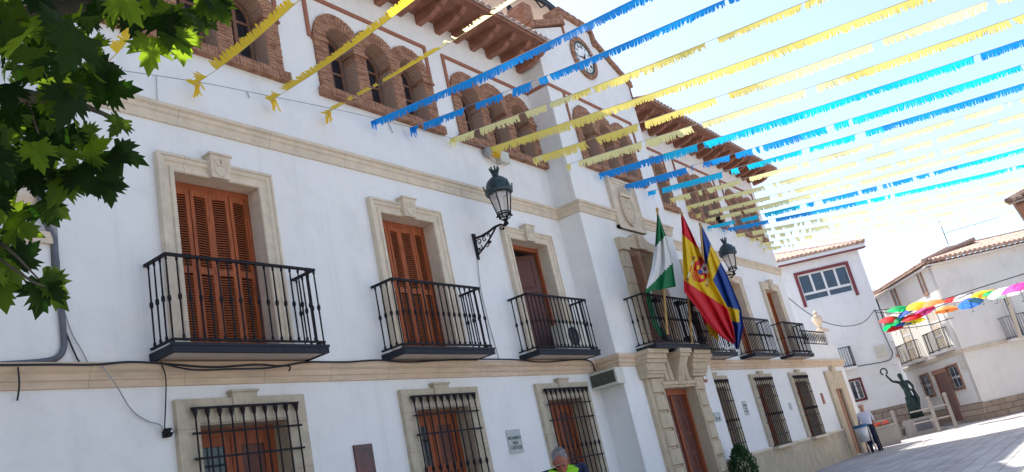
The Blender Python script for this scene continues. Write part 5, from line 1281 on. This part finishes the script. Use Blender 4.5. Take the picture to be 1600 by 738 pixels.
def skin_mesh(J, E_, root, name, parent, matf, mats, sub=2, origin=None, world=False):
    bm = bmesh.new(); ly = bm.verts.layers.skin.verify(); idx = {}
    off = OFF[parent.name]
    for k, (p, r_) in J.items():
        v = bm.verts.new((p[0]-off.x, p[1]-off.y, p[2]+EYE-off.z)); idx[k] = v; rr = r_ if isinstance(r_, tuple) else (r_, r_); v[ly].radius = rr; v[ly].use_root = (k == root)
    for a, b in E_: bm.edges.new((idx[a], idx[b]))
    me = bpy.data.meshes.new('tmp'); bm.to_mesh(me); bm.free(); o = bpy.data.objects.new('tmp', me); C.objects.link(o)
    s = o.modifiers.new('s', 'SKIN'); s.use_smooth_shade = True; ss = o.modifiers.new('d', 'SUBSURF'); ss.levels = sub; ss.render_levels = sub
    dg = bpy.context.evaluated_depsgraph_get(); dg.update(); m2 = bpy.data.meshes.new_from_object(o.evaluated_get(dg))
    bpy.data.objects.remove(o); m2.name = name; m2.materials.clear()
    for k in mats: m2.materials.append(MT[k])
    for p_ in m2.polygons:
        c = p_.center; p_.use_smooth = True; p_.material_index = mats.index(matf((c.x+off.x, c.y+off.y, c.z+off.z-EYE)))
    ob = bpy.data.objects.new(name, m2); C.objects.link(ob); ob.parent = parent; OFF[ob.name] = off; return ob
J = {'pel':(sl(0,0,1.85),(.20,.15)),'waist':(sl(-.02,0,2.05),(.15,.12)),'chest':(sl(-.04,0,2.32),(.19,.13)),'neck':(sl(-.07,0,2.55),.07),'head':(sl(-.10,.02,2.74),(.105,.12)),'top':(sl(-.10,.01,2.86),.08),
     'lsh':(sl(-.24,0,2.46),.075),'lel':(sl(-.52,.05,2.55),.055),'lwr':(sl(-.68,.08,2.80),.045),'lha':(sl(-.73,.08,2.92),.045),
     'rsh':(sl(.17,0,2.44),.075),'rel':(sl(.30,.05,2.16),.06),'rwr':(sl(.20,.16,1.98),.05),
     'k1':(sl(.02,.03,1.5),(.24,.20)),'k2':(sl(.04,.0,1.1),(.23,.19)),'hem':(sl(.03,0,.80),(.27,.22)),'base':(sl(.03,0,.75),(.26,.22))}
skin_mesh(J, [('pel','waist'),('waist','chest'),('chest','neck'),('neck','head'),('head','top'),('chest','lsh'),('lsh','lel'),('lel','lwr'),('lwr','lha'),('chest','rsh'),('rsh','rel'),('rel','rwr'),('pel','k1'),('k1','k2'),('k2','hem'),('hem','base')], 'pel', 'figure', ST, lambda c: 'bronze', ['bronze'])
m = MB().mat('bronze')
for k in range(14):                                     # robe folds
    a = k*2*PI/14; rr = .235
    m.tube([sl(.02+rr*.8*math.cos(a), rr*.7*math.sin(a), 1.75), sl(.03+rr*1.0*math.cos(a+.1), rr*.85*math.sin(a+.1), 1.25), sl(.03+rr*1.12*math.cos(a+.05), rr*1.0*math.sin(a+.05), .76)], [.03,.045,.05], 6)
m.tube([sl(.24,.05,2.0), sl(.30,.12,1.6), sl(.27,.1,1.2)], [.07,.09,.03], 8); m.tube([sl(-.2,.12,2.45), sl(.0,.17,2.15), sl(.22,.12,1.9)], .04, 6); m.build('robe', ST, True)
m = MB().mat('bronze'); R0 = .15
m.tube([sl(-.76+R0*math.cos(a), .08, 3.06+R0*math.sin(a)) for a in [math.radians(-60+k*300/14) for k in range(15)]], [.036]*15, 7); m.build('ring', ST, True)
# concrete post and rail fences by the statue
def pfence(name, pts, base, h, label, rails=(.35,.8), posts=None):
    T = thing(name, (pts[0][0], pts[0][1], G), label, 'fence')
    for p in (posts or pts): m = MB().mat('granite'); m.box(p[0]-.065, p[0]+.065, p[1]-.065, p[1]+.065, G, G+h); m.hexa([(p[0]-.08,p[1]-.08,G+h),(p[0]+.08,p[1]-.08,G+h),(p[0]+.08,p[1]+.08,G+h),(p[0]-.08,p[1]+.08,G+h),(p[0]-.05,p[1]-.05,G+h+.12),(p[0]+.05,p[1]-.05,G+h+.12),(p[0]+.05,p[1]+.05,G+h+.12),(p[0]-.05,p[1]+.05,G+h+.12)]); m.build('post', T)
    for r_ in rails: m = MB().mat('granite'); m.tube([(p[0], p[1], G+r_) for p in pts], .026, 8); m.build('rail', T)
    return T
f0 = atZ(1346, 703, G); f1 = atZ(1409, 687, G); f1b = atH(1440, 672, math.hypot(f1.x, f1.y+9)+1.5)
d_ = (WA.dr[0], WA.dr[1]); f1 = Vector((f1.x, f1.y, 0))
pfence('stone_fence', [(f1.x-d_[0]*2.6, f1.y-d_[1]*2.6), (f1.x, f1.y)], 0, 1.2, 'pale stone post and rail fence left of the statue, behind the planter', (.62,1.0))
g1 = atZ(1495, 669, G); pfence('stone_fence', [(g1.x-d_[0]*1.7, g1.y-d_[1]*1.7), (g1.x, g1.y)], 0, 1.45, 'pale stone post and rail fence right of the statue, before the brown door', (.55,1.05), posts=[(g1.x, g1.y), (g1.x-d_[0]*.75, g1.y-d_[1]*.75)])
# planter with red flowers
pp = atZ(1392, 696, G); T = thing('planter', (pp.x, pp.y, G), 'low stone planter with red flowers between the old man and the statue', 'planter')
W_ = Wall((pp.x, pp.y), ax); m = MB().mat('granite'); W_.box(m, -.5, .45, -.4, 0, G, G+.72); W_.box(m, -.55, .5, -.45, .05, G+.72, G+.80); m.build('box', T)
m = MB().mat('flower_red'); rnd = random.Random(5)
for k in range(26): c = W_.at(rnd.uniform(-.3,.25), -.2+rnd.uniform(-.12,.12), G+.84+rnd.uniform(0,.14)); m.ball(c, .035, .035, .03, 6, 4)
m.build('flowers', T); m = MB().mat('leaf_shrub')
for k in range(160):
    c = Vector(W_.at(rnd.uniform(-.42,.38), -.2+rnd.uniform(-.18,.18), G+.80)); e = Vector((rnd.uniform(-.06,.06), rnd.uniform(-.06,.06), rnd.uniform(.05,.14))); m.add([c, c+Vector((.03,.01,0)), c+e+Vector((.02,0,0)), c+e], [(0,1,2,3)])
m.build('leaves', T)
# stone bench by the plinth
bq = atZ(1419, 684, G); W_ = Wall((bq.x, bq.y), ax); m = MB().mat('granite'); W_.box(m, -.45, .45, -.45, 0, G+.40, G+.50); W_.box(m, -.38, -.24, -.38, -.06, G, G+.40); W_.box(m, .24, .38, -.38, -.06, G, G+.40); m.mat('granite'); tag(m.build('stone_bench'), 'small pale stone bench standing at the left foot of the statue plinth', 'bench')

# ------------------------------------------------------------------ people
# old man with a rollator, walking away
MP = atZ(1370, 707, G); fx = unit((.80,.22)); gx = (fx[1], -fx[0])              # fx: heading, gx: his right hand side
def ml(r_, f, z): return (MP.x+gx[0]*r_+fx[0]*f, MP.y+gx[1]*r_+fx[1]*f, G+z)
OM = thing('person', (MP.x, MP.y, G), 'stooped man in pale shirt, navy trousers and tan cap pushing a walking frame', 'person')
J = {'pel':(ml(0,0,.98),(.17,.13)),'wai':(ml(0,.04,1.10),(.17,.13)),'che':(ml(0,.13,1.34),(.20,.14)),'nek':(ml(0,.21,1.50),.065),'hd':(ml(0,.26,1.62),(.085,.10)),'tp':(ml(0,.27,1.71),.075),
     'ls':(ml(-.20,.14,1.43),.075),'le':(ml(-.25,.22,1.16),.052),'lw':(ml(-.22,.44,1.00),.037),'lh':(ml(-.21,.50,.98),.036),
     'rs':(ml(.20,.14,1.43),.075),'re':(ml(.26,.20,1.16),.052),'rw':(ml(.22,.44,1.00),.037),'rh':(ml(.21,.50,.98),.036),
     'lhip':(ml(-.10,.0,.88),(.11,.11)),'lk':(ml(-.12,.08,.48),.078),'la':(ml(-.12,-.06,.10),.058),'lt':(ml(-.12,.12,.045),.05),
     'rhip':(ml(.10,.0,.88),(.11,.11)),'rk':(ml(.12,.02,.48),.078),'ra':(ml(.13,-.12,.10),.058),'rt':(ml(.13,.05,.045),.05)}
EB = [('pel','wai'),('wai','che'),('che','nek'),('nek','hd'),('hd','tp'),('che','ls'),('ls','le'),('le','lw'),('lw','lh'),('che','rs'),('rs','re'),('re','rw'),('rw','rh'),('pel','lhip'),('lhip','lk'),('lk','la'),('la','lt'),('pel','rhip'),('rhip','rk'),('rk','ra'),('ra','rt')]
def om(c):
    z = c[2]-G; f = (c[0]-MP.x)*fx[0]+(c[1]-MP.y)*fx[1]; r_ = abs((c[0]-MP.x)*gx[0]+(c[1]-MP.y)*gx[1])
    if z > 1.50: return 'skin'
    if (f > .27 and z < 1.20 and r_ > .12) or (r_ > .215 and z < 1.14 and z > .9): return 'skin'
    if z > 1.02: return 'shirt_pale'
    if z < .09: return 'interior_dark'
    return 'navy_cloth'
B_ = skin_mesh(J, EB, 'pel', 'body', OM, om, ['skin','shirt_pale','navy_cloth','interior_dark'])
m = MB().mat('cap_tan'); c = ml(0,.26,1.70); m.lathe((c[0],c[1],c[2]), [(.105,-.03),(.112,.0),(.10,.06),(.05,.09),(.01,.095)], 14); c2_ = ml(0,.37,1.69); m.ball(c2_, .08, .08, .015, 10, 4); m.build('cap', OM, True)
RW = thing('walking_frame', ml(.1,.7,0), 'black four wheeled walking frame held by the stooped old man', 'walking frame'); 
RW.location = Vector((ml(0,.7,0)[0], ml(0,.7,0)[1], 0)); OFF[RW.name] = RW.location.copy()
m = MB().mat('iron')
for s in (-1, 1):
    m.tube([ml(s*.22,.42,.98), ml(s*.22,.55,.97), ml(s*.23,.60,.80), ml(s*.24,.95,.14)], .016, 6); m.tube([ml(s*.23,.66,.72), ml(s*.25,.48,.14)], .016, 6); m.tube([ml(s*.235,.72,.55), ml(s*.24,.52,.40)], .012, 5)
m.tube([ml(-.24,.72,.55), ml(.24,.72,.55)], .014, 6); m.tube([ml(-.235,.64,.75), ml(.235,.64,.75)], .014, 6); m.build('frame', RW)
m = MB().mat('navy_cloth'); m.hexa([ml(-.2,.55,.30), ml(.2,.55,.30), ml(.2,.75,.30), ml(-.2,.75,.30), ml(-.22,.52,.55), ml(.22,.52,.55), ml(.22,.78,.55), ml(-.22,.78,.55)]); m.build('bag', RW)
for s in (-1, 1):
    for f in (.48, .96):
        m = MB().mat('iron'); c = ml(s*.245, f, .09); pts = [Vector(c)+Vector((fx[0]*.085*math.cos(a), fx[1]*.085*math.cos(a), .085*math.sin(a))) for a in [k*PI/7 for k in range(15)]]; m.tube(pts, .018, 6); m.tube([ml(s*.225,f,.09), ml(s*.265,f,.09)], .03, 6); m.build('wheel', RW)

# man in front of the third barred window, head bowed
q = atH(872, 703, 9.1); MX, MY, TOPZ = q.x, q.y, q.z
fd = unit((-MX, CAMY-MY)); fd = unit((fd[0]*.85-fd[1]*-.45, fd[1]*.85+fd[0]*-.45)); fd = unit((-.95,-.55)); gd = (fd[1], -fd[0])
HT = TOPZ-G
def nl(r_, f, z): return (MX+gd[0]*r_+fd[0]*(f-.06), MY+gd[1]*r_+fd[1]*(f-.06), G+z*HT/1.655)
BM = thing('person', (MX, MY, G), 'grey haired man in lime and navy shirt looking down by the third barred window', 'person')
J = {'pel':(nl(0,0,.94),(.17,.13)),'wai':(nl(0,.0,1.08),(.17,.13)),'che':(nl(0,-.01,1.32),(.22,.15)),'nk0':(nl(0,.0,1.45),.085),'nek':(nl(0,.02,1.47),.062),
     'ls':(nl(-.21,-.01,1.42),.085),'le':(nl(-.26,.04,1.08),.05),'lw':(nl(-.20,.28,1.0),.034),'rs':(nl(.21,-.01,1.42),.085),'re':(nl(.26,.04,1.08),.05),'rw':(nl(.20,.28,1.0),.034),
     'lhip':(nl(-.10,0,.85),.11),'lk':(nl(-.11,.03,.47),.075),'la':(nl(-.11,-.02,.09),.05),'lt':(nl(-.12,.14,.045),.045),
     'rhip':(nl(.10,0,.85),.11),'rk':(nl(.11,.0,.47),.075),'ra':(nl(.11,-.05,.09),.05),'rt':(nl(.12,.11,.045),.045),'hd':(nl(0,.065,1.53),(.070,.080)),'tp':(nl(0,.09,1.60),(.060,.070))}
def bmf(c):
    z = (c[2]-G)*1.655/HT; f = (c[0]-MX)*fd[0]+(c[1]-MY)*fd[1]+.06; r_ = (c[0]-MX)*gd[0]+(c[1]-MY)*gd[1]
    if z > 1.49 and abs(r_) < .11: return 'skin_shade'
    if z < .09: return 'interior_dark'
    if z < .96 and abs(r_) < .3 and not (f > .15): return 'navy_cloth'
    if f > .12 and z < 1.08 and abs(r_) > .1: return 'skin'
    if abs(r_) > .125 or f < -.05: return 'navy_cloth'
    return 'lime_cloth'
skin_mesh(J, [e for e in EB if e[0] in J and e[1] in J and e != ('che','nek')]+[('che','nk0'),('nk0','nek')], 'pel', 'body', BM, bmf, ['skin','skin_shade','navy_cloth','lime_cloth','interior_dark'])
# head details: face turned down
def hl(r_, f, z):           # head frame pitched forward about the neck
    a = math.radians(38); f2 = f*math.cos(a)+(z)*math.sin(a); z2 = -f*math.sin(a)+z*math.cos(a); return nl(r_, .03+f2, 1.475+z2)
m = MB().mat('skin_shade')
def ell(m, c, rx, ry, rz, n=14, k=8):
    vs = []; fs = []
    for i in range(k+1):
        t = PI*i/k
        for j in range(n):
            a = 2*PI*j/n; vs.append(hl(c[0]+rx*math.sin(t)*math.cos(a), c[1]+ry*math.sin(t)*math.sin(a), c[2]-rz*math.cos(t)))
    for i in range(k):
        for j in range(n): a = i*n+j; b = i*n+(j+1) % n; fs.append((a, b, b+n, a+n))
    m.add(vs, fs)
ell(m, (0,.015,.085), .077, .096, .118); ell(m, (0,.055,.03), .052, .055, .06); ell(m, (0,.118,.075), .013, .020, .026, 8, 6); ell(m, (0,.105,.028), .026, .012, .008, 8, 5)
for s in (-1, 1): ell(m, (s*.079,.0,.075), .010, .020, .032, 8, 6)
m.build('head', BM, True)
m = MB().mat('interior_dark')
for s in (-1, 1): ell(m, (s*.030,.103,.098), .013, .008, .006, 8, 5)
m.build('eyes', BM)
m = MB().mat('hair_gray'); rnd = random.Random(9)
ell(m, (0,-.012,.118), .083, .098, .100)
for s in (-1, 1): ell(m, (s*.032,.108,.120), .020, .008, .005, 8, 5)
for k in range(500):
    a = rnd.uniform(0, 2*PI); t = rnd.uniform(0, 1.55); n_ = (math.sin(t)*math.cos(a), math.sin(t)*math.sin(a), math.cos(t))
    b0 = (n_[0]*.083, -.012+n_[1]*.098, .118+n_[2]*.10); e = rnd.uniform(.006, .016); w_ = .004
    m.add([hl(b0[0]-w_, b0[1], b0[2]), hl(b0[0]+w_, b0[1], b0[2]), hl(b0[0]+n_[0]*e+w_*.3, b0[1]+n_[1]*e-.006, b0[2]+n_[2]*e)], [(0,1,2)])
m.build('hair', BM)

# ------------------------------------------------------------------ plane tree reaching in from the left
TR = thing('plane_tree', (.35,-6.1,G), 'plane tree with lobed leaves, backlit, overhanging the left end of the town hall', 'tree')
m = MB().mat('bark'); m.tube([(.35,-6.1,G),(.33,-6.08,-.5),(.40,-6.0,.4),(.38,-6.05,1.3),(.45,-6.1,2.2),(.5,-6.0,3.4)], [.20,.16,.14,.13,.11,.06], 12)
def lim(*p, r=(.05,.02)): n = len(p); m.tube(p, [r[0]+(r[1]-r[0])*k/(n-1) for k in range(n)], 7)
tp = lambda px, py, d: tuple(Vector((0,CAMY,0))+ray(px, py).normalized()*d)
lim((.40,-6.0,1.0), tp(-60,250,3.6), tp(20,262,3.7), tp(100,285,3.8), r=(.016,.004)); lim((.38,-6.05,1.4), tp(-60,150,3.7), tp(30,152,3.7), tp(100,152,3.8), tp(190,190,3.8), r=(.05,.006))
lim((.42,-6.05,1.8), tp(-40,40,3.8), tp(100,10,3.9), tp(200,0,3.9), tp(300,20,4.0), r=(.06,.006)); lim((.4,-6.0,.7), tp(-60,400,3.6), tp(0,405,3.6), tp(50,440,3.6), tp(70,448,3.6), r=(.010,.003))
lim(tp(100,285,3.8), tp(135,262,3.8), tp(164,236,3.8), r=(.006,.003)); lim(tp(0,380,3.6), tp(25,400,3.6), tp(60,436,3.6), r=(.008,.003)); lim(tp(40,150,3.7), tp(60,210,3.7), tp(120,240,3.8), r=(.008,.003))
lim((.45,-6.1,2.0), (1.0,-5.6,3.0), (1.8,-5.0,4.2), r=(.07,.02)); lim((.45,-6.1,2.2), (1.2,-6.6,3.2), (2.0,-7.0,3.6), r=(.07,.02)); lim((.45,-6.1,2.4), (.2,-5.2,3.2), (.6,-4.6,3.8), r=(.07,.02)); lim((.5,-6.0,2.6), (-.6,-6.4,3.4), (-1.4,-6.3,3.7), r=(.07,.02))
m.build('trunk', TR, True)
lf = []
half = [(0,-.05),(.10,-.02),(.34,-.14),(.42,-.06),(.30,.05),(.47,.02),(.40,.12),(.66,.20),(.48,.24),(.62,.36),(.44,.33),(.58,.52),(.34,.40),(.22,.40),(.28,.60),(.20,.58),(.24,.78),(.13,.74),(.0,1.0)]
LEAF = half+[(-x, y) for x, y in half[-2:0:-1]]
def leaf(m, c, tipdir, nrm, s, rnd):
    t = tipdir.normalized(); n_ = (nrm-t*nrm.dot(t)).normalized(); x = t.cross(n_); k = len(m.v)
    cu = rnd.uniform(.05, .35); fo = rnd.uniform(-.3, .45); tw = rnd.uniform(-.25,.25)
    cx_ = c+t*(.30*s); m.v.append(tuple(cx_+n_*(.03*s)))
    for a, b in LEAF:
        h = -cu*((b-.3)**2+a*a)+fo*abs(a)*.6+tw*a*(b-.3)+rnd.uniform(-.02,.02); m.v.append(tuple(c+x*(a*s*rnd.uniform(.94,1.06))+t*(b*s)+n_*(h*s)))
    N = len(LEAF)
    for i in range(N): m.f.append((k, k+1+i, k+1+(i+1) % N)); m.m.append(m.cur)
def inpoly(x, y, P):
    r_ = False; j = len(P)-1
    for i in range(len(P)):
        if (P[i][1] > y) != (P[j][1] > y) and x < (P[j][0]-P[i][0])*(y-P[i][1])/(P[j][1]-P[i][1])+P[i][0]: r_ = not r_
        j = i
    return r_
CORE = [(-260,-260),(330,-260),(325,0),(262,12),(215,12),(190,28),(150,30),(110,80),(120,130),(110,180),(75,205),(55,240),(20,250),(-10,300),(-60,420),(-260,420)]
EDGE = [(-260,-260),(380,-260),(342,5),(300,28),(255,40),(240,48),(205,38),(165,60),(160,105),(150,150),(118,190),(130,205),(120,235),(95,262),(62,272),(55,250),(20,290),(18,350),(8,400),(-40,470),(-260,480)]
m = MB().mat('leaf'); rnd = random.Random(21)
def place(px, py, d, s=None, tilt=.5):
    c = Vector((0,CAMY,0))+ray(px, py).normalized()*d
    tip = Vector((rnd.uniform(-tilt,tilt), rnd.uniform(-tilt,tilt), -1)); nr = Vector((rnd.uniform(-1,1), rnd.uniform(-1,1), rnd.uniform(-.2,1.2)))
    leaf(m, c, tip, nr, s or rnd.uniform(.07,.135), rnd)
n = 0
while n < 430:
    x, y = rnd.uniform(-250,340), rnd.uniform(-250,470)
    if inpoly(x, y, CORE) and not (168 < x < 228 and 25 < y < 100): place(x, y, rnd.uniform(3.1,4.6)); n += 1
n = 0
while n < 62:
    x, y = rnd.uniform(-100,350), rnd.uniform(-60,470)
    if inpoly(x, y, EDGE) and not inpoly(x, y, CORE) and not (160 < x < 228 and 25 < y < 105): place(x, y, rnd.uniform(3.5,4.2), rnd.uniform(.07,.12)); n += 1
def hero(px, py, tx, ty, s, d=3.7, face=.6):            # base pixel, tip pixel
    a = Vector((0,CAMY,0))+ray(px, py).normalized()*d; b = Vector((0,CAMY,0))+ray(tx, ty).normalized()*(d+rnd.uniform(-.05,.05)); nr = -ray(px, py).normalized()+Vector((rnd.uniform(-.4,.4), rnd.uniform(-.4,.4), face*rnd.uniform(0,1)))
    leaf(m, a, b-a, nr, (b-a).length*1.0 if s is None else s, rnd)
for h in [(300,12,328,58,.13),(322,-4,350,36,.13),(340,6,362,34,.09),(268,8,262,52,.13),(238,60,232,112,.16),(280,48,286,96,.15),(262,48,300,85,.14),(165,238,178,278,.15),(178,232,214,248,.15),(168,285,172,308,.11),(62,438,96,472,.17),(66,436,106,455,.12),(70,442,58,490,.15),(18,395,8,432,.14),(24,360,30,385,.13),(8,350,48,362,.15),
          (60,318,86,348,.14),(75,312,112,342,.13),(30,410,52,388,.12),(150,100,186,110,.14),(150,118,150,150,.16),(165,140,190,140,.15),(150,280,196,290,.13),(120,262,150,300,.16),(98,262,130,305,.14),(100,285,84,310,.13),(130,242,160,222,.14),(62,205,80,250,.16),(128,205,150,225,.12),(250,20,262,60,.15),(310,10,335,40,.14),(335,5,352,30,.12),(206,18,214,62,.14),(95,200,105,242,.15),(40,240,30,282,.16),(8,262,12,300,.14),(45,265,60,295,.14),(55,280,54,330,.08),(0,330,28,330,.15),(10,405,32,440,.13),(0,440,6,470,.14),(190,185,172,215,.1),(100,120,120,160,.16)]:
    hero(*h)
# unseen crown above and left, extra masses added to shade leaves and left wing
n = 0
while n < 5500:
    v = Vector((rnd.gauss(0,1), rnd.gauss(0,1), rnd.gauss(0,1))).normalized()*rnd.uniform(.55,1)**.5
    c = Vector((.55+v.x*2.6, -6.0+v.y*2.6, 3.0+v.z*1.75)) if n < 1500 else Vector((.9+v.x*1.7, -5.2+v.y*1.6, 3.9+v.z*1.0)) if n < 2700 else Vector((-2.0+v.x*4.2, -5.4+v.y*3.2, 4.2+v.z*2.2))
    d = c-Vector((0,CAMY,0)); w_ = d.dot(_f)
    if w_ > 0:
        X_, Y_ = 800+FPX*d.dot(_r)/w_, 369-FPX*d.dot(_u)/w_
        if -60 < X_ < 1700 and -60 < Y_ < 800 and not inpoly(X_, Y_, CORE): continue
    if d.length < 1.2: continue
    leaf(m, c, Vector((rnd.uniform(-.6,.6), rnd.uniform(-.6,.6), -1)), Vector((rnd.uniform(-1,1), rnd.uniform(-1,1), rnd.uniform(0,1.2))), rnd.uniform(.12,.2)*(1.5 if n > 2700 else 1), rnd); n += 1
m.build('crown', TR)
